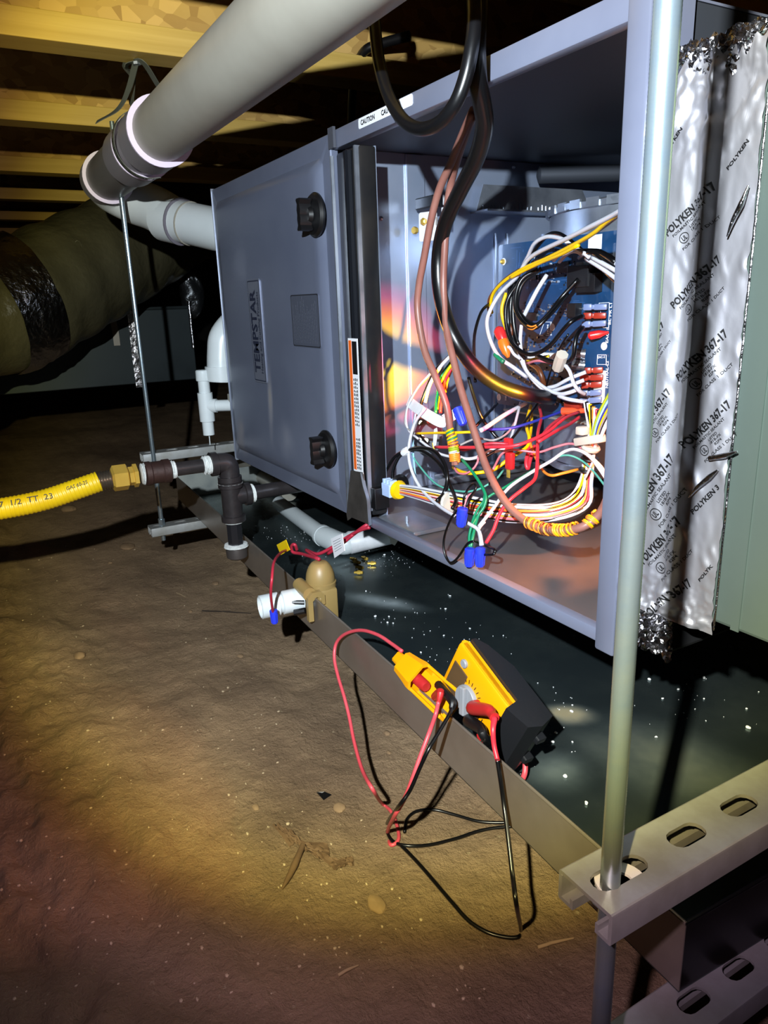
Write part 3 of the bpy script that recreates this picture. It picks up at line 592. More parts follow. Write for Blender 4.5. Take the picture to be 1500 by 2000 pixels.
w('w', FB, [(660, 765, .19), (760, 740, .19), (900, 665, .19), (1080, 592, .20)], .0026)
w('w', FB, [(850, 510, .18), (905, 590, .178), (945, 710, .178), (1000, 790, .185), (1070, 832, .2)], .0026)
w('w', FB, [(780, 852, .185), (900, 890, .185), (1060, 915, .2)], .0026)
for p in ([(560, 480, .185), (400, 570, .172), (330, 710, .165), (315, 900, .16), (400, 1050, .16), (520, 1115, .16), (640, 1020, .17), (760, 890, .19), (880, 740, .21)],
          [(600, 470, .19), (420, 600, .178), (350, 740, .172), (340, 900, .168), (430, 1030, .165), (540, 1080, .168), (660, 980, .178), (800, 800, .2), (1000, 580, .215)],
          [(340, 640, .175), (255, 760, .168), (210, 900, .162), (220, 1100, .16), (280, 1280, .16), (420, 1392, .162), (560, 1385, .165), (700, 1295, .17), (820, 1150, .175), (930, 1040, .18), (1050, 985, .2)],
          [(310, 600, .18), (270, 800, .172), (258, 1000, .17), (280, 1200, .17), (340, 1340, .172), (420, 1450, .18)],
          [(370, 560, .182), (300, 760, .175), (290, 950, .172), (310, 1150, .172), (350, 1300, .172)],
          [(260, 620, .18), (240, 800, .17), (235, 1000, .165), (250, 1180, .165), (300, 1330, .168)],
          [(1050, 1110, .2), (985, 1190, .185), (960, 1300, .18), (940, 1420, .18), (870, 1490, .18), (720, 1480, .18), (540, 1410, .18)]): w('k', FA, p, .0029)
w('n', FA, [(230, 1010, .168), (270, 1130, .168), (275, 1260, .17)], .002); w('y', FA, [(215, 735, .172), (170, 880, .166), (175, 1000, .166), (215, 1130, .166)], .0025)
w('k', FA, [(890, 1180, .19), (800, 1320, .19), (735, 1450, .2)], .0014); w('k', FB, [(720, 500, .2), (690, 600, .2), (650, 740, .21)], .0014)
w('o', FA, [(440, 1085, .158), (490, 1100, .157), (540, 1085, .158)], .0011); w('o', FA, [(450, 1120, .158), (500, 1130, .157), (550, 1100, .158)], .0009)
w('y', FB, [(440, 470, .19), (560, 440, .19), (680, 420, .195)], .0018); w('p', FB, [(440, 500, .19), (560, 470, .185), (740, 500, .19)], .0018)
w('w', FB, [(180, 390, .17), (240, 320, .165), (300, 400, .17), (370, 450, .175)], .0022)
MB().lathe([(0.0075, -0.014), (0.0085, 0), (0.008, 0.012)], Y(1094, 705, 0.175), (0.6, -0.3, 0.7), 8).build('wire_clip', CLIP, fu)
# brass-coloured connector at right centre, dark transformer coil on the board
w('n', FB, [(470, 500, .205), (560, 560, .2), (600, 640, .2), (625, 740, .205)], .004)
# long loose wires
w('w', FB, [(-60, 1225, .06), (0, 1190, .08), (200, 1055, .13), (430, 930, .19)], .0030)
w('b', FB, [(0, 1215, .10), (250, 1205, .12), (500, 1135, .15), (740, 1050, .19), (850, 1005, .21)], .0020)
w('r', FF, [(300, 520, .05), (450, 522, .05), (600, 520, .055), (760, 512, .07), (860, 480, .09), (960, 430, .12), (1060, 350, .16), (1140, 315, .2)], .0022)
w('r', FB, [(560, 1345, .10), (680, 1190, .14), (780, 1110, .17), (850, 1060, .2)], .0022)
w('r', FB, [(560, 1350, .095), (760, 1230, .13), (900, 1160, .17), (1010, 1080, .2)], .0022)
w('r', FE, [(520, 85, .2), (540, 200, .17), (505, 350, .13), (500, 520, .11), (495, 700, .09), (470, 860, .075), (360, 960, .05), (200, 1090, .03), (90, 1240, .02), (20, 1420, .012), (-60, 1560, .004)], .0022)
w('r', FE, [(430, 420, .15), (400, 560, .13), (375, 680, .12), (395, 750, .12), (425, 640, .13), (470, 500, .14)], .0026)
w('y', FE, [(425, 70, .2), (385, 230, .17), (385, 320, .15), (410, 420, .14), (380, 520, .13), (200, 640, .10), (30, 760, .08), (-100, 790, .06), (-280, 800, .05), (-420, 740, .06)], .0024)
w('y', FE, [(430, 90, .2), (435, 250, .17), (420, 380, .15), (405, 430, .14)], .0022)
w('o', FE, [(405, 430, .14), (450, 560, .13), (540, 750, .12), (640, 825, .11), (780, 800, .12), (940, 760, .14)], .0018)
w('g', FDD, [(830, 1070, .05), (960, 1220, .045), (1080, 1400, .04), (1150, 1560, .035), (1130, 1700, .03), (1040, 1850, .02), (960, 2200, .002), (930, 2440, -.001)], .0020)
w('g', FF, [(505, 1110, -.001), (520, 950, .02), (590, 830, .04), (700, 760, .06), (800, 700, .09), (900, 640, .11)], .0017)
w('t', FF, [(165, 560, .05), (200, 620, .05), (320, 745, .045), (500, 780, .05), (640, 720, .07), (700, 655, .09)], .0014)
w('w', FF, [(555, 985, .015), (640, 880, .03), (730, 760, .06), (860, 670, .09), (980, 600, .11), (1060, 545, .12), (1130, 535, .12), (1210, 580, .12), (1300, 700, .11)], .0021)
w('t', FF, [(900, 650, .1), (1000, 585, .115), (1080, 568, .12), (1160, 600, .125), (1230, 665, .12), (1305, 760, .11)], .0013)
w('p', FF, [(640, 650, .05), (690, 560, .08), (760, 535, .09), (900, 550, .11), (1000, 520, .12), (1100, 500, .13), (1180, 545, .13), (1290, 690, .12)], .0015)
w('p', FDD, [(730, 1180, .05), (780, 1250, .045), (880, 1262, .045), (980, 1200, .05), (1040, 1110, .055), (1050, 1030, .06)], .0014)
w('w', FF, [(395, -20, .09), (330, 50, .08), (270, 150, .07), (240, 260, .06)], .0026)
w('k', FF, [(380, -10, .1), (310, 60, .09), (265, 140, .08), (225, 240, .07), (200, 330, .06), (165, 420, .05)], .0024)
w('g', FF, [(395, 20, .11), (335, 110, .1), (310, 240, .085), (302, 320, .075)], .0024); w('y', FF, [(400, 30, .11), (345, 120, .1), (320, 220, .09), (312, 300, .08)], .0024)
w('r', FF, [(405, 40, .115), (355, 140, .1), (335, 250, .085), (330, 320, .08)], .0024); w('o', FF, [(410, 30, .12), (370, 130, .11), (360, 200, .1)], .0022)
w('w', FF, [(270, 90, .06), (200, 170, .05), (140, 280, .045), (130, 370, .045), (150, 430, .045), (200, 470, .04)], .0016)
w('a', FF, [(260, 110, .07), (170, 210, .05), (125, 330, .045), (130, 400, .045), (180, 440, .045)], .0013)
w('w', FF, [(240, 290, .04), (180, 380, .038), (148, 500, .036), (148, 600, .036), (180, 700, .034), (240, 790, .03), (330, 870, .02), (420, 925, .012), (500, 970, .008), (555, 1010, .006), (575, 1095, -.002)], .0024)
w('c', FF, [(190, 300, .05), (170, 420, .05), (172, 560, .05), (185, 700, .05)], .0014)
w('w', FF, [(180, 455, .05), (250, 510, .05), (330, 560, .048), (420, 580, .05), (520, 585, .06), (620, 540, .08), (700, 500, .1)], .0019)
w('w', FF, [(430, 570, .052), (500, 590, .055), (600, 560, .075), (700, 530, .09), (740, 480, .11), (790, 300, .16), (800, 260, .2)], .0019)
w('k', FF, [(420, 600, .06), (540, 600, .06), (640, 550, .08), (720, 500, .1), (790, 420, .13), (840, 350, .15), (900, 260, .2)], .0019)
w('y', FF, [(190, 440, .05), (300, 437, .05), (420, 435, .05), (500, 432, .06), (545, 435, .065)], .0018)
w('a', FF, [(420, 520, .06), (540, 470, .08), (640, 480, .09), (720, 440, .11), (770, 370, .14)], .0015)
w('k', FDD, [(920, -20, .10), (980, 200, .1), (1080, 480, .1), (1180, 640, .11), (1330, 800, .12), (1420, 720, .14)], .0024)
w('k', FDD, [(1010, 640, .1), (1140, 500, .12), (1300, 330, .17)], .0022)
w('k', FA, [(30, 850, .18), (-60, 950, .15), (-130, 1200, .13), (-130, 1500, .12), (-120, 1700, .11)], .0022)
w('k', FF, [(-25, 720, .03), (10, 660, .032), (60, 580, .035), (120, 545, .035), (200, 525, .04), (290, 540, .045), (350, 610, .045), (372, 700, .04), (350, 790, .035), (310, 835, .02)], .0027)
w('k', FF, [(50, 735, .034), (55, 650, .036), (100, 565, .038), (190, 535, .045), (270, 570, .05), (340, 640, .05), (385, 740, .045), (420, 830, .03), (400, 880, .02)], .0025)
w('k', FDD, [(250, 720, .06), (400, 900, .06), (560, 1050, .06), (620, 1180, .06), (650, 1400, .05)], .0018)
w('k', FF, [(440, 880, -.002), (395, 935, -.006), (355, 1040, -.008), (352, 1130, -.010), (385, 1195, -.010), (430, 1170, -.010), (490, 1085, -.004), (530, 1070, .0)], .0015)
w('k', FF, [(465, 870, -.002), (470, 810, .005), (500, 755, .01), (530, 735, .01), (538, 765, .008), (500, 820, .003), (482, 870, -.001)], .0015)
w('k', FF, [(588, 1150, -.004), (640, 1148, -.002), (648, 1120, .0), (600, 1100, .004), (540, 1075, .006)], .0016)
w('k', FF, [(645, 1125, -.001), (646, 1150, -.004)], .0012)
w('w', FF, [(590, 955, .016), (556, 1000, .010), (562, 1050, .004), (568, 1095, -.002)], .0020)
w('g', FF, [(590, 800, .04), (575, 880, .03), (520, 970, .012), (500, 1040, .004), (502, 1105, -.001)], .0018)
w('p', FF, [(470, 875, -.001), (490, 810, .004), (520, 790, .008)], .0013)
w('r', FF, [(410, 520, .055), (480, 535, .06), (600, 500, .07), (730, 500, .09)], .0018)
# red spade terminals hanging in the loom
for (u, v, yy) in ((993, 872, .095), (996, 900, .09)):
    a = Y(u, v, yy); MB().cbox(a + Vector((-0.006, -0.004, -0.011)), a + Vector((0.006, 0.004, 0.011)), 0.002).build('spade_terminal', mat('spade_red', '#c3262a', 0.3), fu)
a = Y(993, 918, .09); MB().cbox(a + Vector((-0.003, -0.0008, -0.01)), a + Vector((0.003, 0.0008, 0.01)), 0.0003).build('spade_blade', BRASS, fu)
# multi-coloured harness: board edge, nylon clip, down, along the floor to the plug
rnd = random.Random(11)
hc = ['w', 'k', 'w', 'y', 'k', 'o', 'w', 'r', 'k', 'w', 'o', 'y', 'r', 'p', 'k', 'w']
for i, col in enumerate(hc):
    o = (i - 7.5) / 7.5; j = rnd.uniform(-1, 1)
    u0 = 1150 + o * 9
    w(col, None, [(1168 + o * 26, 800 + o * 18, .13), (u0 + 10, 850, .135 + j * .006), (u0, 890, .14), (u0 - 4, 935 + o * 6, .14 + j * .01), (1132 + o * 16, 978 + o * 10, .12), (1080 + o * 6, 1000 + o * 14, .09), (1000 + j * 10, 1002 + o * 16, .06), (930, 990 + o * 16 + j * 4, .045), (860, 974 + o * 13, .035), (812, 962 + o * 10, .03), (776, 955 + o * 7, .028)], .0022)
for i, (col, du) in enumerate((('l', 0), ('c', 12), ('b', 22), ('y', 30), ('a', 38), ('k', 46), ('w', 52))):
    w(col, None, [(1215, 740 + du, .11), (1192, 768 + du * .9, .12), (1168 + du * .2, 815 + du * .5, .125), (1156 + du * .3, 862, .13)], .0024)
w('w', FF, [(1200, 560, .13), (1290, 660, .115), (1320, 800, .1)], .0016); w('w', FF, [(1230, 590, .125), (1180, 700, .12), (1210, 640, .12)], .0013)
a = Y(1150, 858, .128); cl = MB().cbox((-0.020, -0.006, -0.006), (0.022, 0.006, 0.004), 0.002, Matrix.Translation(a) @ Matrix.Rotation(-0.25, 4, 'Y')).cbox((-0.016, -0.007, 0.004), (-0.004, 0.007, 0.014), 0.002, Matrix.Translation(a)); cl.build('wire_clip', CLIP, fu, 40)
MB().lathe([(0.010, -0.003), (0.0115, 0), (0.010, 0.003)], Y(1154, 875, .135), (0.2, 0, 1), 14).build('wire_tie', CLIP, fu)
for (u, v) in ((1152, 896), (1148, 918)): MB().lathe([(0.0105, -0.0012), (0.0112, 0), (0.0105, 0.0012)], Y(u, v, .139), (0.15, 0, 1), 14).build('wire_tie', BLACK, fu)
MB().lathe([(0.013, -0.003), (0.0145, 0), (0.013, 0.003)], Y(877, 982, .036), (1, 0.1, 0.1), 14).build('wire_tie', CLIP, fu)
# plug connector at the left of the compartment floor
a = Y(736, 968, .012); MB().cbox(a + Vector((-0.016, -0.010, -0.018)), a + Vector((0.013, 0.014, 0.014)), 0.001).build('plug_body', BLACK, fu, 0)
a = Y(762, 953, .022); pc = MB().cbox(a + Vector((-0.012, -0.008, -0.012)), a + Vector((0.011, 0.010, 0.007)), 0.001)
for k in range(3): pc.cbox(a + Vector((-0.012 + k * 0.009, -0.006, 0.006)), a + Vector((-0.007 + k * 0.009, 0.006, 0.013)), 0.0008)
pc.build('plug_socket', CLEAR, fu, 0)
a = Y(776, 956, .028); MB().lathe([(0.013, 0), (0.0145, 0.003), (0.012, 0.009)], a, (1, 0.05, -0.05), 16).build('grommet', YEW, fu)
MB().lathe([(0.014, 0), (0.017, 0.004), (0.013, 0.007)], Y(778, 948, .036), (1, 0.1, 0.1), 18).build('grommet', BLACK, fu)
MB().cbox((0.600, 0.014, 0.0035), (0.70, 0.075, 0.010), 0.002).build('base_bracket', GALV, fu)
MB().lathe([(0.0022, 0), (0.0022, 0.004), (0.003, 0.004), (0.003, 0.012)], (0.655, 0.03, 0.009), (0, 0, 1), 8).build('stud', GALV, fu)
MB().lathe([(0.005, -0.006), (0.006, 0), (0.005, 0.006)], Y(792, 882, .034), (0.8, 0.1, 0.5), 10).build('wire_clip', WHT, fu)
# door switch with its white plate
a = Y(838, 441, 0.165); sw = MB().prism(rrect(-0.018, -0.022, 0.016, 0.020, 0.004), frame(a, (0.93, 0.3, 0), (0, 0, 1), (0.3, -0.93, 0)), 0.003); swp = sw.build('switch_plate', WHT, fu, 0)
MB().cbox((-0.022, -0.012, -0.009), (0.028, 0.006, 0.008), 0.002, Matrix.Translation(Y(838, 396, 0.172))).build('door_switch', BLACK, fu, 0)
MB().lathe([(0.0055, 0), (0.0055, 0.004), (0.003, 0.006)], Y(829, 433, 0.160), (0.3, -0.95, 0), 6).build('switch_screw', BRASS, swp); MB().lathe([(0.0055, 0), (0.0055, 0.006)], Y(813, 450, 0.162), (0.2, -0.98, 0), 6).build('switch_screw', BRASS, swp)
MB().prism(stadium(0, 0, 0.0035, 0.012), frame(Y(853, 432, 0.158), (0.93, 0.3, 0), (0, 0, 1), (0.3, -0.93, 0)), 0.0006).build('plate_slot', GYW, swp, 0)
for (u, v) in ((869, 390), (866, 415)): MB().cbox(Y(u, v, .155) - Vector((.003, .002, .007)), Y(u, v, .155) + Vector((.003, .002, .007)), 0.0008).build('switch_tab', WHT, fu)
# limit switch, round plate with terminals
a = Y(836, 848, .09); lp = MB().prism([(0.026 * math.cos(t * 0.2618), 0.034 * math.sin(t * 0.2618)) for t in range(24)], frame(a, (0.9, 0.43, 0), (0, 0, 1), (0.43, -0.9, 0)), 0.003).build('limit_switch', GALV, fu)
for (du, dv) in ((-14, -22), (2, -24), (-12, 6), (-4, 12)): MB().cyl(Y(836 + du, 848 + dv, .083), Y(836 + du, 848 + dv, .072), 0.0035, 8).build('terminal_stud', mat('stud_metal', '#a39a7c', 0.3, 0.8), lp)
# white tape flag and tag
MB().ribbon([Y(797, 782, .05), Y(812, 795, .046), Y(838, 812, .043), Y(862, 824, .046), Y(872, 818, .052), Y(890, 808, .056)], 0.015, 0.0008, (0.2, 0.3, 1)).build('tape_flag', TAPE, fu, 60)
MB().prism([(0, -0.014), (0.006, -0.014), (0.006, 0.010), (0.003, 0.016), (-0.002, 0.012)], frame(Y(848, 855, .05), (0.95, 0.1, -0.25), (0.25, 0, 0.97), (0, -1, 0)), 0.0006).build('paper_tag', TAPE, fu, 0)
w('y', FDD, [(445, 850, .05), (455, 900, .05), (470, 960, .05)], .0012)

# ------------------------------------------------------------------ field cables
th = thing('thermostat_cable', 'brown thermostat cable hanging into the open furnace with its ends stripped and wound', 'cable', tuple(Y(890, 300, 0.02)))
def cab(pts, r, m, name, parent, n=10): return MB().tube([Y(*p) for p in pts], r, n, 6).build(name, m, parent, 180)
s1 = cab([(925, 215, -.004), (905, 260, .01), (880, 320, .03), (858, 370, .035), (842, 430, .035), (829, 500, .035), (818, 560, .035), (816, 610, .035), (828, 680, .035), (848, 730, .035), (868, 780, .038), (876, 815, .04), (880, 850, .042)], .0046, CBL, 'cable_sheath', th)
s2 = cab([(926, 220, -.001), (905, 275, .02), (885, 340, .045), (874, 400, .05), (869, 480, .05), (866, 560, .05), (872, 640, .045), (885, 700, .04), (900, 760, .035), (922, 830, .03), (945, 900, .025), (968, 950, .02), (995, 990, .02), (1030, 1020, .02), (1065, 1034, .02), (1105, 1036, .02), (1140, 1028, .025), (1170, 1005, .04), (1186, 975, .06), (1196, 940, .08)], .0046, CBL, 'cable_sheath', th)
# helper: strands wound about a path
def winding(path, r, turns, rw, m, t0, t1, parent):
    pts = [Y(*p) for p in path]; out = []; N_ = int(turns * 14)
    def at(t):
        s = t * (len(pts) - 1); i = min(int(s), len(pts) - 2); return pts[i].lerp(pts[i + 1], s - i), (pts[i + 1] - pts[i]).normalized()
    for k in range(N_ + 1):
        t = t0 + (t1 - t0) * k / N_; p, d = at(t); e = (Vector((0, 0, 1)) - d * d.z).normalized(); g = d.cross(e); a = 2 * math.pi * turns * k / N_
        out.append(p + (e * math.cos(a) + g * math.sin(a)) * r)
    MB().tube(out, rw, 6, 1).build('stripped_strand', m, parent, 180)
rp = [(1030, 1020, .02), (1065, 1034, .02), (1105, 1036, .02), (1140, 1028, .025), (1170, 1005, .04)]
for m, t0, t1, tn in ((ORW, 0.0, .26, 4), (ORW, .05, .34, 4), (WCOL['n'], .02, .4, 4), (ORW, .38, .66, 5), (YEW, .40, .62, 3), (ORW, .78, .96, 2), (YEW, .8, .98, 2), (ORW, .84, 1.0, 1)): winding(rp, .0060, tn, .0012, m, t0, t1, th)
rp2 = [(880, 838, .042), (884, 862, .042), (887, 884, .042), (889, 905, .042)]
for m, t0, t1, tn in ((YEW, 0, .3, 1.5), (GRW, .05, .35, 1.5), (ORW, .3, .52, 2.5), (LGW, .5, .66, 3), (WHW, .62, .7, 1.5), (ORW, .68, .95, 5), (ORW, .72, .9, 3), (YEW, .1, .5, 2)): winding(rp2, .0062, tn, .0013, m, t0, t1, th)
MB().tube([Y(880, 845, .042), Y(885, 870, .042), Y(889, 908, .042)], .0050, 8, 3).build('bare_core', CBL, th)
for (u, v) in ((962, 943), (972, 957)): MB().lathe([(0.0050, -0.0012), (0.0053, 0), (0.0050, 0.0012)], Y(u, v, .021), Y(980, 970, .021) - Y(955, 930, .021), 12).build('cable_tie', BLACK, th)
pc_ = [(934, -60, -.02), (933, 0, -.028), (931, 60, -.034), (930, 110, -.036), (933, 160, -.028), (942, 205, -.012), (946, 250, .004), (930, 310, .02), (900, 370, .035), (872, 430, .045), (858, 490, .05), (857, 550, .05), (868, 610, .05), (890, 665, .055), (925, 715, .075), (970, 750, .10), (1020, 768, .13), (1060, 775, .17), (1075, 778, .2)]
tag(MB().tube([Y(*p) for p in pc_], .0092, 12, 6).build('power_cable', RUB, smooth=180), 'thick black power cable dropping past the top rail into the furnace to the board', 'cable')
lp_ = [Y(728, -70, -.02), Y(729, 0, -.04), Y(733, 60, -.05), Y(742, 130, -.058), Y(760, 190, -.064), Y(788, 235, -.068), Y(822, 252, -.07), Y(858, 240, -.07), Y(888, 205, -.068), Y(908, 155, -.064), Y(920, 100, -.06), Y(926, 50, -.055), Y(926, 0, -.05), Y(922, -70, -.045)]
tag(MB().tube(lp_, .0066, 12, 6).build('black_cable', RUB, smooth=180), 'thinner black cable hanging in a U loop in front of the top rail', 'cable')
bk_ = [Y(686, 260, .25), Y(688, 190, .22), Y(694, 140, .2), Y(712, 100, .2), Y(745, 85, .22), Y(800, 70, .25)]
tag(MB().tube(bk_, .008, 10, 6).build('black_cable', RUB, smooth=180), 'black cable arching up behind the loop above the furnace top', 'cable')
# wire nuts
def wirenut(u, v, y, ax, lab, s=1.0, grp='blue wire nuts in the furnace'):
    m = MB(); n = 16; pr = [(0.0048, 0), (0.0058, 0.001), (0.0056, 0.006), (0.0046, 0.018), (0.0040, 0.0205), (0.002, 0.0212)]
    m.lathe([(a * s, b * s) for a, b in pr], Y(u, v, y), ax, n)
    a = Vector(ax).normalized(); e = a.orthogonal().normalized(); g = a.cross(e)
    for k in range(8):
        t = 2 * math.pi * k / 8; o = e * math.cos(t) + g * math.sin(t); b = Y(u, v, y); m.tube([b + o * .0052 * s + a * .006 * s, b + o * .0042 * s + a * .019 * s], .0009 * s, 5, 0)
    tag(m.build('wire_nut', BLUE, smooth=40), lab, 'wire nut', grp)
wirenut(904, 992, -.005, (-.12, -.05, -1), 'blue wire nut on a black wire above the bottom rail, highest of the front three', 1.15)
wirenut(918, 1071, -.006, (-.02, -.05, -1), 'blue wire nut on the green wire hanging over the bottom rail', 1.1)
wirenut(938, 1070, -.006, (.04, -.05, -1), 'blue wire nut on the white and red wires, rightmost over the bottom rail', 1.1)
wirenut(893, 797, .035, (.55, 0, -.8), 'blue wire nut tilted beside the white tape flag inside the furnace', 1.15)
# body of the unseen amber lamp added behind the end post
wl_ = thing('added_amber_lamp', 'small unseen amber lamp added behind the right post of the furnace for its glow', 'lamp', (1.038, .085, 0.0022))
MB().lathe([(0.016, 0), (0.016, 0.006), (0.006, 0.009), (0.005, 0.165)], (1.038, .085, .0026), (0, 0, 1), 20).build('added_lamp_base', BLACK, wl_)
MB().lathe([(0.008, 0), (0.011, 0.004), (0.012, 0.018), (0.012, 0.024), (0.0105, 0.024), (0.0105, 0.021)], AMB + Vector((.026, 0, -.002)), (-1, 0.04, 0.07), 20).build('added_lamp_head', BLACK, wl_)
MB().cbox(AMB + Vector((-.022, -.022, .013)), AMB + Vector((.024, .022, .0150)), .0006).build('added_baffle', BLACK, wl_, 0)  # unseen plate added to keep the amber spill off the ceiling liner
MB().lathe([(0.010, 0), (0.010, 0.001)], AMB + Vector((.0045, 0, -.0005)), (-1, 0.04, 0.07), 20).build('added_lamp_lens', mat('added_amber_lens', '#ff9020', 0.4, emit=3), wl_)
# ------------------------------------------------------------------ hanging struts and rods
def strut(x0, y0, y1, ztop, slot0, label, grp='slotted strut channels'):
    t = thing('strut_channel', label, 'strut', (x0 + .0205, (y0 + y1) / 2, ztop - .0206), grp)
    L_ = y1 - y0; holes = []; k = 0
    yy = slot0
    while yy < y1 - 0.03:
        if yy > y0 + 0.012: holes.append(stadium(0.0205, yy - y0 - (.007 if not holes and y0 < -.2 else 0), 0.0143, 0.0286 + (.012 if not holes and y0 < -.2 else 0)))
        yy += 0.0508
    m = MB(); Mx = frame((x0, y0, ztop), (1, 0, 0), (0, 1, 0), (0, 0, 1))
    m.plate([(0.0015, 0), (0.0395, 0), (0.0395, L_), (0.0015, L_)], [h[::-1] for h in holes], Mx, 0.0025)
    prof = [(0.0, -0.0016), (0.0005, -0.0005), (0.0015, 0.0), (0.0015, -0.0025), (0.0025, -0.0035), (0.0025, -0.0181), (0.0095, -0.0181), (0.0095, -0.0140), (0.0118, -0.0140), (0.0118, -0.0206), (0.001, -0.0206), (0.0, -0.0196)]
    for s in (0, 1):
        pr = prof if s == 0 else [(0.041 - a, b) for a, b in reversed(prof)]
        vs = [(x0 + a, y0, ztop + b) for a, b in pr] + [(x0 + a, y1, ztop + b) for a, b in pr]; n = len(pr)
        fs = [(i, (i + 1) % n, n + (i + 1) % n, n + i) for i in range(n)]
        for tri in tessellate_polygon([[Vector((a, b, 0)) for a, b in pr]]): fs.append(tuple(tri)); fs.append(tuple(n + i for i in reversed(tri)))
        m.add(vs, fs)
    m.build('channel', STRUT_M, t, 30)
    return t
strut(1.262, -0.239, 0.95, 0.0, -0.205, 'slotted steel strut nearest the camera, lit, with the thick rod through its first slot')
strut(1.250, -0.19, 0.95, -0.172, -0.110, 'slotted steel strut in the dark at the lower right corner under the drain pan')
strut(-0.221, -0.166, 0.95, 0.0, -0.146, 'far slotted strut carrying the furnace end, above the other far one')
strut(-0.205, -0.172, 0.95, -0.174, -0.150, 'far slotted strut below the drain pan, nearest the dirt on the left')
def rod(x, y, z0, z1, r, label, pitch=0.0017, n=12):
    m = MB(); k = int((z1 - z0) / pitch * 2); vs = []; fs = []
    for i in range(k + 1):
        rr = r if i % 2 else r * 0.985
        for q in range(n): a = 2 * math.pi * q / n; vs.append((x + rr * math.cos(a), y + rr * math.sin(a), z0 + (z1 - z0) * i / k))
    for i in range(k):
        for q in range(n): fs.append((i * n + q, i * n + (q + 1) % n, (i + 1) * n + (q + 1) % n, (i + 1) * n + q))
    fs += [tuple(range(n - 1, -1, -1)), tuple(k * n + q for q in range(n))]
    t = thing('threaded_rod', label, 'rod', (x, y, z0), 'threaded hanger rods')
    m.add(vs, fs).build('rod_shaft', RODM, t, 60); return t
r1 = rod(1.285, -0.222, -0.215, JZ, 0.0058, 'thick threaded rod standing in front of the open furnace, through the near strut')
MB().lathe([(0.0068, 0), (0.0068, 0.0018), (0.0150, 0.0018), (0.0150, 0)], (1.285, -0.213, -0.0052), (0, 0, 1), 28).build('white_washer', WHT, r1)
MB().lathe([(0.0095, 0), (0.0095, 0.008)], (1.285, -0.222, -0.0145), (0, 0, 1), 6).build('nut', RODM, r1, 0)
MB().lathe([(0.0095, 0), (0.0095, 0.008)], (1.285, -0.222, -0.2005), (0, 0, 1), 6).build('nut', RODM, r1, 0)
r2 = rod(-0.1785, -0.1440, -0.21, JZ, 0.0053, 'thin threaded rod hanging far left, from the joists through both far struts', 0.0022, 10)
MB().lathe([(0.008, 0), (0.008, 0.016)], (-0.1785, -0.144, -0.173), (0, 0, 1), 6).build('nut', RODM, r2, 0)
# ------------------------------------------------------------------ drain pan
PA = math.atan(-0.040); PO = Vector((0, -0.0640, -0.1715)); PX = Vector((math.cos(PA), math.sin(PA), 0)); PY = Vector((-math.sin(PA), math.cos(PA), 0))
PM = frame(PO, PX, PY, (0, 0, 1)); p0x, p1x, pD, pH = -0.396, 1.262, 0.80, 0.0625
pan = thing('drain_pan', 'dark sheet metal drain pan under the furnace, dotted with white foam crumbs', 'pan', tuple(PM @ Vector((0.43, 0.4, 0))))
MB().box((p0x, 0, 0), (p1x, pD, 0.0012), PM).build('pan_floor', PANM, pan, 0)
fw = MB().box((p0x, 0, 0), (p1x, 0.0012, pH), PM).tube([PM @ Vector((p0x, 0.0006, pH)), PM @ Vector((p1x, 0.0006, pH))], 0.0016, 8, 0)
fw.build('pan_wall', PANW, pan, 30)
MB().box((p0x, pD - 0.0012, 0), (p1x, pD, pH), PM).build('pan_wall', PANM, pan, 0); MB().box((p0x, 0.001, 0), (p0x + 0.0012, pD, pH), PM).build('pan_wall', GALV_D, pan, 0)  # left end wall: brighter sheet, its lit look put into the colour
ew = MB().box((p1x - 0.0012, 0.001, 0), (p1x, pD, pH), PM).tube([PM @ Vector((p1x - .0006, 0, pH)), PM @ Vector((p1x - .0006, pD, pH))], 0.0016, 8, 0); ew.build('pan_wall', mat('pan_end_darkened', '#34363b', 0.3, 0.95, '#3f4045', 8), pan, 30)  # near end wall: darker sheet, its dark reflection put into the colour
PZ = PO.z + 0.0012
# foam crumbs
rnd = random.Random(5); fb = MB(); spots = [(750, 1085, 1.6), (780, 1070, 1), (880, 1165, 1.2), (870, 1190, 1), (760, 1205, 1), (757, 1217, 1.1), (768, 1218, .9), (733, 1205, 1.4), (715, 1155, 1), (695, 1110, .7), (560, 1030, 1), (595, 1040, 1.2), (440, 1045, 1), (500, 1028, 1), (1115, 1390, 1.3), (1045, 1400, 1.2), (1042, 1382, .9), (983, 1242, .8), (867, 1242, 1), (917, 1228, .9), (815, 1198, .7), (822, 1275, 1), (1268, 1328, 1.3), (1375, 1324, 1.2), (1460, 1422, 1.5), (1458, 1385, .9), (1295, 1365, .9), (1375, 1366, 1), (1325, 1347, .9), (1080, 1450, 1), (1104, 1518, 1.3), (1282, 1440, .9), (1145, 1572, 1.4), (1118, 1450, .8), (1085, 1432, 1)]
for k in range(260):
    c_ = rnd.choice([(560, 1045, 90, 22), (720, 1085, 110, 22), (560, 1035, 120, 14), (700, 1090, 120, 30), (780, 1070, 60, 20), (900, 1260, 120, 50), (1080, 1400, 90, 90), (600, 1040, 90, 20), (800, 1200, 90, 60), (1380, 1380, 90, 60), (780, 1095, 60, 18)])
    spots.append((c_[0] + rnd.gauss(0, c_[2] * .5), c_[1] + rnd.gauss(0, c_[3] * .5), rnd.uniform(.25, .6)))
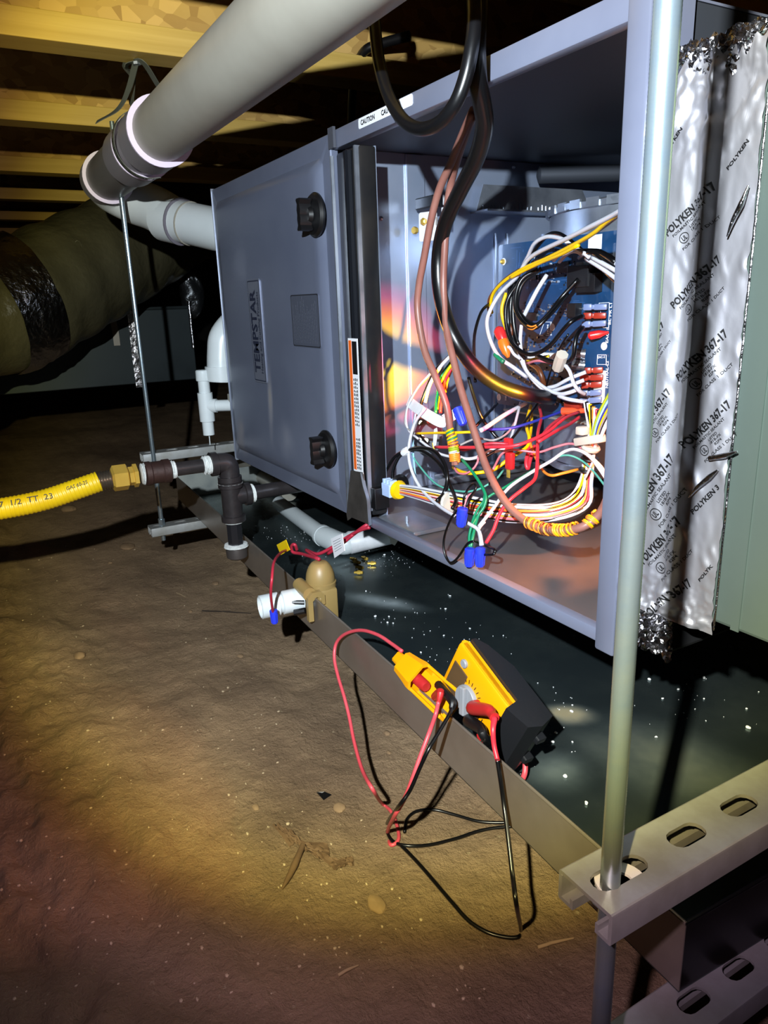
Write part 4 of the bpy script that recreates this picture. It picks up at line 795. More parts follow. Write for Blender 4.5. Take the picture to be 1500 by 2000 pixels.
for (u, v, s) in spots:
    q = Z(u, v, PZ); l = PM.inverted() @ q
    if l.y < 0.006 or l.y > 0.7 or l.x > p1x - 0.03 or l.x < p0x + .02: continue
    r_ = 0.0016 * s
    for j in range(2 if s > .8 else 1):
        o = Vector((rnd.uniform(-1, 1), rnd.uniform(-1, 1), 0)) * r_ * 0.9 * j; fb.sphere(q + o + Vector((0, 0, r_ * .6)), r_ * rnd.uniform(.7, 1.1), 6, 4, (rnd.uniform(.7, 1.3), rnd.uniform(.7, 1.3), .7))
tag(fb.build('foam_crumbs', FOAM, smooth=0), 'white foam crumbs scattered over the dark drain pan floor', 'crumbs', kind='stuff')
db = MB()
du = Z(1105, 1398, PZ + .0003); 
# brass fittings
labs = ['near left', 'middle', 'far', 'right', 'upper', 'lowest']
for i, (u, v, a) in enumerate(((697, 1098, .4), (702, 1108, .5), (712, 1090, .2), (726, 1100, 1.0), (700, 1118, .9), (690, 1092, .3))):
    q = Z(u, v, PZ + 0.0042); d_ = Vector((math.cos(a), math.sin(a), 0)); m = MB()
    m.lathe([(0.0026, -0.008), (0.0026, -0.002), (0.0042, -0.002), (0.0042, 0.004)], q, d_, 6); m.lathe([(0.0032, 0.004), (0.0032, 0.008), (0.0012, 0.009)], q, d_, 10)
    tag(m.build('brass_orifice', BRASS, smooth=30), 'brass burner orifice on the pan floor, ' + ('leftmost of the heap', 'second from the left in the heap', 'lying across the back of the heap', 'rightmost, apart from the heap', 'frontmost of the heap', 'at the back left of the heap')[i], 'fitting', 'brass orifices on the pan floor')
# printed pvc pipe and drain fitting under the furnace edge
t = thing('drain_pipe', 'white pvc pipe with grey print lying in the pan behind the black gas tee', 'pipe', tuple(Z(515, 935, -0.145)))
pa, pb = Z(440, 888, -0.146), Z(566, 962, -0.146)
MB().cyl(pa, pb, 0.0225, 20).build('pipe_body', PVCG, t)
dv = (pb - pa).normalized(); up = Vector((-0.05, -0.45, 0.9)); up = (up - dv * up.dot(dv)).normalized()
text('1-1/2 SCH 40 PVC', pa.lerp(pb, .28) + up * 0.0228, dv, dv.cross(up) * -1, 0.010, GINK, t, width=(pb - pa).length * .6)
t = thing('drain_fitting', 'white pvc pipe stub with elbow and taped collar lying in the drain pan', 'pipe fitting', tuple(Z(640, 1040, -0.15)))
q = [Z(545, 983, -0.147), Z(632, 1047, -0.147), Z(668, 1062, -0.147), Z(705, 1057, -0.144), Z(760, 1047, -0.140)]
MB().lathe([(0.0175, 0), (0.0175, (q[1] - q[0]).length)], q[0], q[1] - q[0], 22).build('pipe_stub', PVCW, t)
MB().tube([q[1] - (q[2] - q[1]).normalized() * .005, q[1] + (q[2] - q[1]) * .3, q[2], q[2].lerp(q[3], .5)], [0.0215, 0.0225, 0.0225, 0.0215], 20, 5).lathe([(0.0225, 0), (0.0225, 0.012)], q[1] - (q[1] - q[0]).normalized() * .01, q[1] - q[0], 20).build('elbow', PVCW, t)
m = MB(); d_ = (q[4] - q[2]).normalized(); m.lathe([(0.0215, 0.0), (0.0235, 0.004), (0.020, 0.05), (0.016, (q[4] - q[2]).length)], q[2].lerp(q[3], .3), d_, 20); m.build('taped_collar', TAPE, t)
MB().ribbon([Z(742, 1040, -.13), Z(760, 1048, -.135), Z(776, 1058, -.145)], 0.024, 0.0008, (-.3, -.5, .8)).build('tape_end', mat('tape_tan', '#b5aea0', 0.5), t, 60)
# ------------------------------------------------------------------ float switch on the pan lip
fx = PM.inverted() @ Z(600, 1160, -0.11); fxx = fx.x
def FM(dx, dy, dz): return PM @ Vector((fxx + dx, dy, pH + dz))
fs_ = thing('float_switch', 'tan plastic float switch clipped over the pan lip with a white pvc stub', 'switch', tuple(FM(0, 0, 0)))
FR = frame(FM(0, 0, 0), PX, PY, (0, 0, 1))
b = MB(); b.cbox((-0.026, 0.006, -0.045), (0.022, 0.040, 0.008), 0.004, FR); b.build('switch_body', TAN, fs_)
b = MB(); 
sd = [(-0.012, -0.036), (-0.004, -0.036), (-0.004, -0.004), (0.003, 0.002), (0.010, -0.002), (0.010, -0.012), (0.016, -0.012), (0.016, 0.003), (0.010, 0.010), (-0.004, 0.010), (-0.012, 0.002)]
FRc = frame(FM(0.018, 0, 0.0), PY, (0, 0, 1), PX); b.prism(sd, FRc, 0.009); b.prism(sd, frame(FM(-0.02, 0, 0.0), PY, (0, 0, 1), PX), 0.009)
b.build('lip_hook', TAN, fs_, 30)
MB().tube([FM(-0.024, -0.006, 0.008), FM(0.020, -0.006, 0.006)], 0.0105, 14, 0).build('hook_roll', TAN, fs_)
MB().lathe([(0.024, 0.0), (0.0245, 0.008), (0.0225, 0.009), (0.0228, 0.014), (0.0216, 0.022), (0.0192, 0.029), (0.0160, 0.035), (0.0130, 0.0385), (0.0105, 0.040)], FM(-0.003, 0.022, 0.006), (0, 0, 1), 28).build('dome', TAN, fs_)
rb = MB()
for dx in (-0.012, 0.000, 0.012): rb.cbox((0.0215 if dx > .1 else dx - .003, 0.0035, -0.045), (dx + 0.003, 0.0065, 0.0), 0.001, FR)
rb.build('body_rib', TAN, fs_, 0, kind='stuff'); MB().lathe([(0.0055, 0), (0.0055, 0.004), (0.003, 0.006)], FM(0.020, 0.012, -.004), (0.5, -1, 0.1), 12).build('boss', TAN, fs_)
st = FM(-0.016, -0.006, -0.014)
MB().lathe([(0.0185, 0), (0.0185, 0.032), (0.0155, 0.033), (0.0155, 0.037), (0.0185, 0.038), (0.0185, 0.066), (0.0165, 0.067), (0.0145, 0.058)], st, (-0.12, -1, -.02), 28).build('pvc_stub', PVCW, fs_)
MB().tube([FM(0.004, -0.010, -0.012), FM(-0.004, -0.030, -0.010)], 0.0035, 8, 0).tube([FM(0.012, -0.012, -0.022), FM(0.002, -0.026, -0.026)], 0.005, 8, 0).build('thumb_screw', BLACK, fs_)
yw = lambda u, v, y: Y(u, v, y)
RDF = mat('red_switch_wire', '#a8283c', 0.42)
MB().tube([FM(-0.003, 0.022, .05), yw(598, 1074, -.05), yw(620, 1082, -.045), yw(650, 1068, -.03), yw(680, 1048, -.015), yw(705, 1035, -.01), yw(722, 1030, -.005)], 0.0028, 8, 6).tube([yw(640, 1082, -.045), yw(668, 1062, -.035), yw(690, 1044, -.012), yw(715, 1026, -.006), yw(735, 1020, .02)], 0.0028, 8, 6).build('switch_wire', RDF, fs_, 180, kind='stuff')
MB().tube([FM(-0.006, 0.022, .05), yw(590, 1082, -.06), yw(572, 1078, -.065), yw(570, 1066, -.068), yw(576, 1064, -.066), yw(580, 1074, -.06)], 0.0028, 8, 6).build('switch_wire', RDF, fs_, 180)
MB().tube([yw(560, 1074, -.07), yw(548, 1080, -.10), yw(535, 1098, -.145), yw(531, 1130, -.164), yw(529, 1160, -.164), yw(532, 1188, -.155), yw(534, 1200, -.15)], 0.0021, 8, 6).build('switch_wire', RDF, fs_, 180)
def tagplate(name, m, quad, yv, thick=0.0008):
    p = [Y(u, v, yv if not isinstance(yv, list) else yv[i]) for i, (u, v) in enumerate(quad)]; nrm = (p[1] - p[0]).cross(p[3] - p[0]).normalized() * thick
    return MB().add(p + [a - nrm for a in p], [(0, 1, 2, 3), (7, 6, 5, 4), (0, 4, 5, 1), (1, 5, 6, 2), (2, 6, 7, 3), (3, 7, 4, 0)]).build(name, m, fs_, 0), p
o, p = tagplate('yellow_tag', mat('tag_yellow', '#e8c400', 0.45), [(549, 1084), (541, 1064), (559, 1054), (567, 1074)], -.072)
text('CAUTION', p[0].lerp(p[1], .55).lerp(p[3].lerp(p[2], .55), .15), p[3] - p[0], p[1] - p[0], 0.0028, INK, o, width=(p[3] - p[0]).length * .65); 
o, p = tagplate('white_tag', WHT, [(654, 1090), (647, 1052), (669, 1042), (674, 1076)], [-.05, -.048, -.048, -.05])
fpn = MB()
for i in range(5):
    a_ = p[1].lerp(p[0], .2 + i * .13).lerp(p[2].lerp(p[3], .2 + i * .13), .15); b_ = p[1].lerp(p[0], .2 + i * .13).lerp(p[2].lerp(p[3], .2 + i * .13), .8); fpn.tube([a_ + Vector((0, -.001, 0)), b_ + Vector((0, -.001, 0))], 0.0003, 4, 0)
fpn.build('fine_print', GINK, o, 0, kind='stuff')
wirenut(534, 1191, -.150, (0.05, 0, -1), 'blue wire nut on the red float switch wire, hanging over the dirt', 1.05, 'blue wire nut over the dirt')
# ------------------------------------------------------------------ gas piping
GXp, GYp = 0.243, -0.099
gp = thing('gas_pipe', 'black iron gas pipe with elbow, tee and capped drip leg in front of the pan', 'pipe', (GXp, GYp, -0.14))
def GPt(y, z): return Vector((GXp, y, z))
ez = 0.047; tz = -0.018
MB().tube([GPt(GYp - .026, ez), GPt(GYp - .012, ez), GPt(GYp - .0035, ez - .0035), GPt(GYp, ez - .012), GPt(GYp, ez - .030)], [.0185, .0185, .019, .0185, .0185], 20, 5).lathe([(.0185, 0), (.022, .0005), (.022, .012), (.0185, .0125)], GPt(GYp - .034, ez), (0, 1, 0), 22).lathe([(.0185, 0), (.022, .0005), (.022, .010), (.0185, .011)], GPt(GYp, ez - .026), (0, 0, -1), 22).build('elbow', IRON, gp, 40)
tee = MB().lathe([(.0225, .028), (.0225, .018), (.0185, .017), (.0185, -.036), (.0225, -.037), (.0225, -.047)], GPt(GYp, tz), (0, 0, 1), 24).lathe([(.0175, .0), (.0175, .024), (.0215, .025), (.0215, .035)], GPt(GYp, tz), (0, 1, 0), 22)
tee.build('tee', IRON, gp, 40)
MB().cyl(GPt(GYp - .106, ez), GPt(GYp - .03, ez), .0125, 18).build('nipple', IRON, gp); MB().cyl(GPt(GYp, tz - .046), GPt(GYp, -0.116), .0148, 8).build('drip_nipple', mat('black_iron_shiny', '#343438', 0.18, 0.6), gp, 0)
MB().lathe([(.0195, 0), (.0205, -.004), (.0195, -.022), (.014, -.026)], GPt(GYp, -0.114), (0, 0, 1), 20).build('pipe_cap', mat('cap_grey', '#55504e', 0.4, 0.6), gp)
MB().cyl(GPt(GYp + .034, tz), GPt(0.45, tz), .0135, 18).build('branch_pipe', IRON, gp)
MB().lathe([(.0175, 0), (.021, .0015), (.021, .010), (.0195, .012), (.0195, .030), (.021, .032), (.021, .043), (.0175, .045)], GPt(GYp - .150, ez - .0005), (0, 1, 0), 20).build('coupling', IRONR, gp)
def dope(c_, ax, r, h, nm='pipe_dope'):
    m = MB(); ax = Vector(ax)
    for i in range(5): m.lathe([(r * .93, -h / 9), (r * random.uniform(1.0, 1.08), 0), (r * .93, h / 9)], c_ + ax * (i - 2) * h / 5 + Vector((0, 0, random.uniform(-.0004, .0004))), ax + Vector((random.uniform(-.05, .05), 0, random.uniform(-.05, .05))), 14)
    m.build(nm, DOPE, gp, 60)
dope(GPt(GYp - .040, ez), (0, 1, 0), .0165, .014); dope(GPt(GYp - .102, ez), (0, 1, 0), .0155, .012); dope(GPt(GYp - .152, ez), (0, 1, 0), .018, .007); dope(GPt(GYp + .038, tz), (0, 1, 0), .0175, .010); dope(GPt(GYp, tz + .0255), (0, 0, 1), .0215, .003); dope(GPt(GYp, tz - .048), (0, 0, 1), .0185, .003); dope(GPt(GYp, -0.1135), (0, 0, 1), .0215, .006)
a = GPt(GYp, tz - .004) + Vector((.013, -.0132, 0)); text('SL', a + Vector((-.003, -.0004, 0)), (.7, .7, 0), (0, 0, 1), .006, mat('cast_mark', '#3c3739', 0.4, 0.3), gp, name='cast_mark')
cs = thing('flexible_gas_line', 'yellow corrugated gas line with brass fitting, running off to the left', 'gas line', (GXp, -.34, .03))
MB().lathe([(.0165, 0), (.0165, .007), (.0205, .0075), (.0205, .014), (.0165, .0145)], GPt(-.2755, ez - .001), (0, 1, 0), 6).build('brass_nut', BRASS, cs, 30)
MB().lathe([(.017, 0), (.0225, .003), (.0225, .025), (.019, .027)], GPt(-.304, ez - .001), (0, 1, 0), 6).build('brass_nut', BRASS, cs, 30)
def corr(pts, r, pitch, amp, n, name, m):
    t = MB().tube(pts, .001, 3, 12, False); k = len(t.v) // 3; ctr = [(t.v[3 * i] + t.v[3 * i + 1] + t.v[3 * i + 2]) / 3 for i in range(k)]
    L_ = [0]
    for i in range(1, k): L_.append(L_[-1] + (ctr[i] - ctr[i - 1]).length)
    N_ = int(L_[-1] / pitch * 4); out = []; rr = []; j = 0
    for i in range(N_ + 1):
        s = L_[-1] * i / N_
        while j < k - 2 and L_[j + 1] < s: j += 1
        f = (s - L_[j]) / max(1e-9, L_[j + 1] - L_[j]); out.append(ctr[j].lerp(ctr[j + 1], f)); rr.append(r + amp * math.cos(2 * math.pi * i / 4))
    return MB().tube(out, rr, n, 0).build(name, m, cs, 60)
corr([GPt(-.335, ez - .003), GPt(-.303, ez - .001)], .0150, .0042, .0016, 18, 'bare_corrugation', STEEL)
cpts = [GPt(-.325, ez - .0025), GPt(-.36, ez - .010), GPt(-.41, ez - .020), GPt(-.46, ez - .024), GPt(-.53, ez - .024), GPt(-.62, ez - .018), GPt(-.74, ez - .03), GPt(-.90, ez - .12) + Vector((-.04, 0, 0)), GPt(-1.05, ez - .26) + Vector((-.12, 0, 0)), GPt(-1.25, -.305) + Vector((-.25, 0, 0)), GPt(-1.6, -.30) + Vector((-.45, 0, 0))]
corr(cpts, .0172, .0062, .0006, 20, 'yellow_jacket', CSST)
for s, k_ in (('3/4 TT 32', 0), ('EHD 23', .5)):
    for j, (yy, zz) in enumerate(((-.455, ez - .0065),)):
        pass
cn_ = Vector((.9, 0, .44)).normalized(); cu_ = Vector((-.44, 0, .9)).normalized()
text('37  1/2  TT  23', GPt(-.485, ez - .0235) + cn_ * .0190 - cu_ * .003, (0, 1, .03), cu_, .009, INK, cs, width=.085)
text('GAS 60-25', GPt(-.378, ez - .0145) + cn_ * .0190, (0, 1, .2), cu_, .006, INK, cs, width=.034)
# ------------------------------------------------------------------ vent pipe
vp = thing('vent_pipe', 'large grey pvc vent pipe crossing the top left, with couplings and a white elbow', 'pipe', (0.3, -.155, .545))
VY, VZ = -0.157, 0.590
VR = 0.0445
x_e = -0.235
MB().cyl((x_e, VY, VZ), (1.25, VY, VZ), VR, 40).build('pipe_body', PVCG, vp)
def coup(x0, x1, r, m, name='coupling', rim=True, rx=None):
    o = MB().lathe([(VR, 0), (r, .0005), (r, x1 - x0 - .0005), (VR, x1 - x0)], (x0, VY, VZ), (1, 0, 0), 40).build(name, m, vp)
    if rim: MB().lathe([(VR + .0005, 0), (r + .0015, .0), (r + .0015, .005), (VR + .0005, .005)], (x1 - .004 if rx is None else rx, VY, VZ), (1, 0, 0), 40).build('rim', PRIM, o)
coup(0.165, 0.245, VR + .007, PVCD); coup(0.02, 0.115, VR + .0068, PVCD); coup(0.115, 0.165, VR + .001, PVCD, 'sleeve', False); coup(-0.262, -0.215, VR + .0065, PVCD, 'hub', True, -0.219)
coup(-0.215, 0.02, VR + .0008, mat('pvc_grey', '#62605f', 0.45, 0, '#6d6b6a', 6), 'sleeve', False)
e0 = Vector((-0.255, VY, VZ)); el = [Vector((-0.24, VY, VZ)), e0, Vector((-0.285, VY + .02, VZ - .014)), Vector((-0.285, VY + .06, VZ - .035)), Vector((-0.245, VY + .095, VZ - .055)), Vector((-0.19, -.035, .505))]
MB().tube(el, [VR + .005, VR + .005, VR + .005, VR + .0045, VR + .004, VR + .004], 32, 6).build('elbow', PVCW, vp, 60)
w0 = Vector((-0.200, -.040, .508)); w1 = Vector((-.001, 0.055, .4585)); dw = (w1 - w0).normalized()
MB().lathe([(VR + .0045, 0), (VR + .0045, .055), (VR, .0555)], w0 - dw * .02, dw, 32).build('coupling', PVCW, vp); MB().cyl(w0, w1, VR - .001, 32).build('white_pipe', PVCW, vp)
MB().lathe([(VR + .0048, 0), (VR + .0052, .0015), (VR + .0048, .003)], w0 + dw * .034, dw, 32).build('purple_seam', mat('seam', '#6a6670', 0.5), vp); MB().lathe([(VR + .0005, 0), (VR + .0012, .002), (VR + .0005, .004)], w0 + dw * .062, dw, 32).build('seam_ring', PVCG, vp)
MB().lathe([(VR + .006, 0), (VR + .006, .03)], w1 - dw * .03, dw, 32).build('collar', PVCD, vp)
sp = thing('hanger_strap', 'grey perforated metal strap hanging the vent pipe coupling from the joist', 'strap', tuple(X(265, 125, .243)))
STR_M = mat('strap_metal', '#6d7168', 0.4, 0.6)
hp = Z(266, 118, JZ - .001)
def ring(a): return Vector((0.138, VY + (VR + .0095) * math.cos(a), VZ + (VR + .0095) * math.sin(a)))
rg = [ring(math.radians(d)) for d in range(60, 300, 20)]
MB().ribbon([hp + Vector((0, 0, -.001)), hp + Vector((-.02, -.012, -.004)), Vector((.19, VY - .022, VZ + .085)), Vector((.16, VY - .02, VZ + .062)), ring(math.radians(110))] + [ring(math.radians(d)) for d in range(125, 300, 18)], .013, .0011, (1, 0.1, 0)).build('strap_band', STR_M, sp, 60)
MB().ribbon([hp + Vector((0, 0, -.002)), hp + Vector((.012, .008, -.006)), Vector((.225, VY + .005, VZ + .075)), Vector((.205, VY + .02, VZ + .060)), ring(math.radians(60)) + Vector((.03, 0, 0)), ring(math.radians(20)), ring(math.radians(-30))], .013, .0011, (1, 0.1, 0)).build('strap_band', STR_M, sp, 60)
MB().ribbon([hp + Vector((-.004, 0, -.002)), Vector((.19, VY - .03, VZ + .07)), Vector((.165, VY - .045, VZ + .045)), Vector((.13, VY - .075, VZ + .03))], .011, .0011, (1, 0.4, 0)).build('strap_tail', STR_M, sp, 60)
MB().lathe([(.006, 0), (.006, .004)], hp + Vector((0, 0, -.002)), (0, 0, -1), 6).build('strap_screw', GALV, sp, 0)
for d in range(135, 290, 14):
    p_ = ring(math.radians(d)); nrm = Vector((0, math.cos(math.radians(d)), math.sin(math.radians(d)))); MB().lathe([(.0028, 0), (.0028, .0005)], p_ + nrm * .0004, nrm, 10).build('strap_hole', BLACK, sp, 0)
# ------------------------------------------------------------------ condensate tee and elbow at the furnace end
ct = thing('condensate_tee', 'white pvc condensate tee with capped top beside the far end of the furnace', 'pipe fitting', (-.06, -.045, .05))
tp = X(398, 725, -.06); bt = X(406, 850, -.06); cx_, cy_ = tp.x, (tp.y + bt.y) / 2
def CT(z): return (cx_, cy_, z)
z_of = lambda v: X(400, v, -.06).z
MB().cyl(CT(z_of(850)), CT(z_of(735)), .0125, 18).build('pipe_stub', PVCW, ct); MB().lathe([(.0155, z_of(743)), (.0160, z_of(741)), (.0155, z_of(724)), (.0135, z_of(722))], (cx_, cy_, 0), (0, 0, 1), 20).build('cap', PVCW, ct)
MB().lathe([(.0163, z_of(823)), (.0163, z_of(767))], (cx_, cy_, 0), (0, 0, 1), 20).lathe([(.0150, 0), (.0150, .024)], CT(z_of(793)), (.55, .83, 0), 18).build('tee_body', PVCW, ct)
MB().cyl(CT(z_of(793)), Vector(CT(z_of(793))) + Vector((.055, .083, 0)) * .58, .0125, 16).build('pipe_stub', PVCW, ct); MB().tube([CT(z_of(850)), Vector(CT(z_of(858))) + Vector((.001, 0, 0)), Vector(CT(z_of(870)))], .0012, 5, 3).build('drip_strand', PVCW, ct)
o_ = Vector(CT(z_of(790))) + Vector((.030, .045, 0)); MB().cbox((-.004, -.004, -.012), (.010, .010, .022), .002, Matrix.Translation(o_)).build('hose_clamp', PVCG, ct, 0)
ce_ = thing('pvc_elbow', 'wide white pvc elbow partly hidden behind the far edge of the furnace door', 'pipe fitting', (-.05, .02, .2))
MB().tube([X(433, 745, -.05), X(432, 690, -.05), X(438, 655, -.05), X(452, 628, -.05) + Vector((0.0, .02, 0)), Vector((-.003, .07, .255))], [.031, .030, .030, .030, .030], 24, 6).lathe([(.0335, 0), (.0335, .03)], X(433, 742, -.05), (0, 0, 1), 24).build('elbow_body', PVCW, ce_, 60)
# ------------------------------------------------------------------ ducts at the far left
fd = thing('flex_duct', 'fat dark insulated flexible duct with a foil taped joint at the left', 'duct', (-1.1, -.1, .3))
fp_ = [Vector((-.35, -1.9, .36)), X(-520, 800, -.62), X(-260, 720, -.75), X(-120, 640, -.80), X(40, 590, -.9), X(160, 530, -1.0), X(280, 465, -1.15), X(400, 400, -1.35), X(520, 340, -1.6)]
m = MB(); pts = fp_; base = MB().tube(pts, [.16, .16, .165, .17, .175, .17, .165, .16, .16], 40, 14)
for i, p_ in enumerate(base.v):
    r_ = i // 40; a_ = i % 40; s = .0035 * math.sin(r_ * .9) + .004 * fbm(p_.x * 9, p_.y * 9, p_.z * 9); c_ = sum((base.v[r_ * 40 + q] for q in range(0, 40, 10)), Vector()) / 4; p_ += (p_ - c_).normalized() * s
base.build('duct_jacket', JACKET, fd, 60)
bp_ = MB().tube([X(-30, 610, -.86), X(10, 596, -.885), X(55, 580, -.91)], [.188, .190, .186], 48, 12, False)
for p_ in bp_.v: p_ += Vector((0, 0, 1)) * .007 * fbm(p_.x * 22, p_.y * 22, p_.z * 22) + Vector((.6, -.5, .3)) * .006 * fbm(p_.x * 30 + 5, p_.y * 12, p_.z * 30)
bp_.build('foil_band', CRUM, fd, 60)
MB().tube([X(95, 540, -.82), X(150, 470, -.83), X(165, 515, -.82), X(176, 560, -.83)], .0018, 6, 5).build('jacket_seam', JACKET, fd)
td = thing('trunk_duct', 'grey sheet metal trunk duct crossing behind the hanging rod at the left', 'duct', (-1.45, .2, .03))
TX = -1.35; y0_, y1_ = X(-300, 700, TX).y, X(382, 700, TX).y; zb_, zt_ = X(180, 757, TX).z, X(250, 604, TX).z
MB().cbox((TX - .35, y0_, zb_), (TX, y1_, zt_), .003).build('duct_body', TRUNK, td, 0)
sm = MB().ribbon([X(256, 605, TX + .006), X(262, 660, TX + .004), X(268, 710, TX + .006), X(274, 756, TX + .004)], .03, .002, (0, 1, .1)); sm.build('foil_seam', CRUM, td, 60)
MB().tube([(TX + .004, y0_, zt_), (TX + .004, y1_, zt_)], .006, 8, 0).build('duct_flange', TRUNK, td)
pt_ = X(374, 600, TX); MB().tube([X(368, 540, TX + .01), X(370, 600, TX + .012), X(378, 680, TX + .01)], .007, 8, 4).build('foil_edge', CRUM, td, 60)
cr_ = MB().sphere(X(375, 575, TX - .02), .09, 26, 18, (.5, .5, 1.0))
for p_ in cr_.v: p_ += Vector((1, -.5, .3)) * .02 * fbm(p_.x * 25, p_.y * 25, p_.z * 25)
cr_.build('foil_boot', mat('dark_foil', '#5e6266', 0.3, 0.9, bs=40, bk=.6, bd=.01), td, 60)
hs = thing('duct_strap', 'thin metal hanger strap dropping onto the trunk duct', 'strap', tuple(X(215, 580, TX)))
MB().ribbon([X(205, 400, TX + .03), X(208, 520, TX + .02), X(212, 590, TX + .012), X(224, 640, TX + .01), X(229, 675, TX + .01)], .022, .002, (.1, 1, 0)).build('strap_band', mat('strap_dull', '#74716a', 0.5, 0.4), hs, 60)
# ------------------------------------------------------------------ return duct and foil taped joint at the right
DYF = 0.004
rd = thing('return_duct', 'sheet metal return duct at the right, sealed to the furnace with printed foil tape', 'duct', (1.5, .3, .06))
dz0, dz1 = 0.061, 0.486
MB().cbox((1.10, DYF, dz0), (2.3, .6, dz1), .003).build('duct_body', DUCTM, rd, 0)
MB().box((1.193, DYF - .0012, dz0), (1.2, DYF, dz1)).build('duct_seam', DUCTM, rd, 0)
FX0, FX1 = 1.0840, 1.178
def ridge_x(z): return 1.138 + .010 * (z - .25)
def foil_h(x, z):
    h = .007 * math.exp(-((x - ridge_x(z)) / .0062) ** 2) + .0045 * max(0, min(1, (ridge_x(z) - x) / .02))
    h += .0022 * fbm(x * 34, z * 13, 2.2, 3) + .0035 * max(0, fbm(x * 60 + z * 25, z * 30 - x * 20, 7.7, 2)) ** 2
    k = max(0, (z - .40) / .10); h += k * .008 * fbm(x * 50, z * 45, 4.4, 3)
    k = max(0, (.095 - z) / .06); h += k * .009 * fbm(x * 60, z * 70, 6.1, 3)
    return max(h + .0024, .0016)
def foil_edge(z, base, a, s): return base + a * fbm(z * 40, s, 0, 3)
def foil_strip(x0, x1, z0, z1, nx, nz, name, m, ja=.0, jt=.0):
    vs = []; fs = []
    for j in range(nz + 1):
        t = j / nz
        for i in range(nx + 1):
            s = i / nx; za = z0 + .0 * s; zb2 = z1 + jt * fbm(s * 7, 3.3, 0, 3)
            z = za + (zb2 - za) * t; xa = x0 + ja * fbm(z * 60, 1.1, 0, 3); xb = x1 + ja * fbm(z * 60, 8.1, 0, 3); x = xa + (xb - xa) * s; vs.append((x, DYF - foil_h(x, z), z))
    for j in range(nz):
        for i in range(nx): fs.append((j * (nx + 1) + i, j * (nx + 1) + i + 1, (j + 1) * (nx + 1) + i + 1, (j + 1) * (nx + 1) + i))
    return MB().add(vs, fs).build(name, m, rd, 60)
ft = foil_strip(FX0, FX1, .050, .478, 70, 250, 'foil_tape', FOIL, .0016, .014)
MB().tube([(FX1 + .001, DYF - .0015, .055), (FX1 + .001, DYF - .0015, .474)], .0009, 6, 0).build('tape_edge', CRUM, rd, 60)
# crumpled foil at the bottom corner and the top
def crumple(name, c_, sx, sz, sy, n, seed, m=CRUM, par=rd):
    vs = []; fs = []
    for j in range(n + 1):
        for i in range(n + 1):
            a, b = i / n - .5, j / n - .5; rr = 1 - min(1, (a * a + b * b) * 4) * .6
            p_ = Vector((c_[0] + a * sx, c_[1] - sy * rr * (0.45 + .8 * abs(fbm(a * 9 + seed, b * 9, seed, 4))), c_[2] + b * sz + .006 * fbm(a * 12, b * 12, seed + 3, 3))); vs.append(p_)
    for j in range(n):
        for i in range(n): fs.append((j * (n + 1) + i, j * (n + 1) + i + 1, (j + 1) * (n + 1) + i + 1, (j + 1) * (n + 1) + i))
    return MB().add(vs, fs).build(name, m, par, 25)
crumple('crumpled_foil', (1.108, .012, .040), .06, .065, .022, 34, 2.0); crumple('crumpled_foil', (1.135, .008, .476), .080, .034, .012, 34, 5.0)
MB().cbox((1.0835, .006, .012), (1.135, .3, .06), .004).build('joint_sleeve', mat('sleeve_dark', '#2c2d30', 0.5, 0.6), rd, 0)
def warp(p): return Vector((p.x, DYF - foil_h(p.x, p.z) - .0006, p.z))
def foil_print(u0, v0, u1, v1, full=True, s1='POLYKEN 367-17'):
    a = Y(u0, v0, DYF - .006); b = Y(u1, v1, DYF - .006); ex = b - a; L_ = ex.length; ex = ex.normalized(); ey = Vector((-ex.z, 0, ex.x))
    if L_ < .02: return
    T = lambda s, dx, dy, cap, wd, bo: text(s, a + ex * L_ * dx - ey * L_ * dy, ex, ey, cap * L_, INK, ft, 'tape_print', wd * L_, bo, warp)
    T(s1, 0, 0, .115, 1.0, .035)
    if not full: return
    T('FOILMASTIC SEALANT', .07, .085, .042, .72, .015)
    T('LISTED', .36, .165, .040, .20, .015); T('181B-FX', .36, .225, .040, .24, .015); T('82P4', .42, .285, .040, .14, .015); T('FOR CLASS 1 DUCT', .09, .375, .042, .70, .015)
    c_ = a + ex * L_ * .2 - ey * L_ * .215; ringp = []; R_ = .085 * L_
    vs = []; fs = []
    for k in range(24):
        t = 2 * math.pi * k / 24; o = ex * math.cos(t) + ey * math.sin(t); vs += [warp(c_ + o * R_), warp(c_ + o * R_ * .86)]
    for k in range(24): q = (k + 1) % 24; fs.append((2 * k, 2 * k + 1, 2 * q + 1, 2 * q))
    MB().add(vs, fs).build('tape_print', INK, ft, 0)
    text('UL', c_ - ex * R_ * .5 - ey * R_ * .45, ex, ey, R_ * .9, INK, ft, 'tape_print', R_, .03, warp)
for q in ((1249, 1003, 1318, 896), (1259, 1102, 1334, 1018), (1327, 745, 1417, 654), (1340, 875, 1424, 793), (1308, 462, 1398, 366), (1319, 603, 1402, 508)): foil_print(*q)
foil_print(1257, 845, 1312, 765, True, 'LYKEN 367-17'); foil_print(1262, 699, 1303, 633, True, 'EN 367-17'); foil_print(1268, 545, 1294, 490, False, '367-17')
foil_print(1350, 1006, 1402, 954, False, 'POLYKEN 3'); foil_print(1362, 1138, 1390, 1107, False, 'POLYK'); foil_print(1268, 1206, 1347, 1144, False); foil_print(1416, 332, 1460, 275, False, 'POLYKEN'); foil_print(1301, 305, 1336, 252, False, 'POLYKEN'); foil_print(1317, 104, 1349, 57, False, '367-17'); foil_print(1436, 640, 1444, 622, False, 'P')
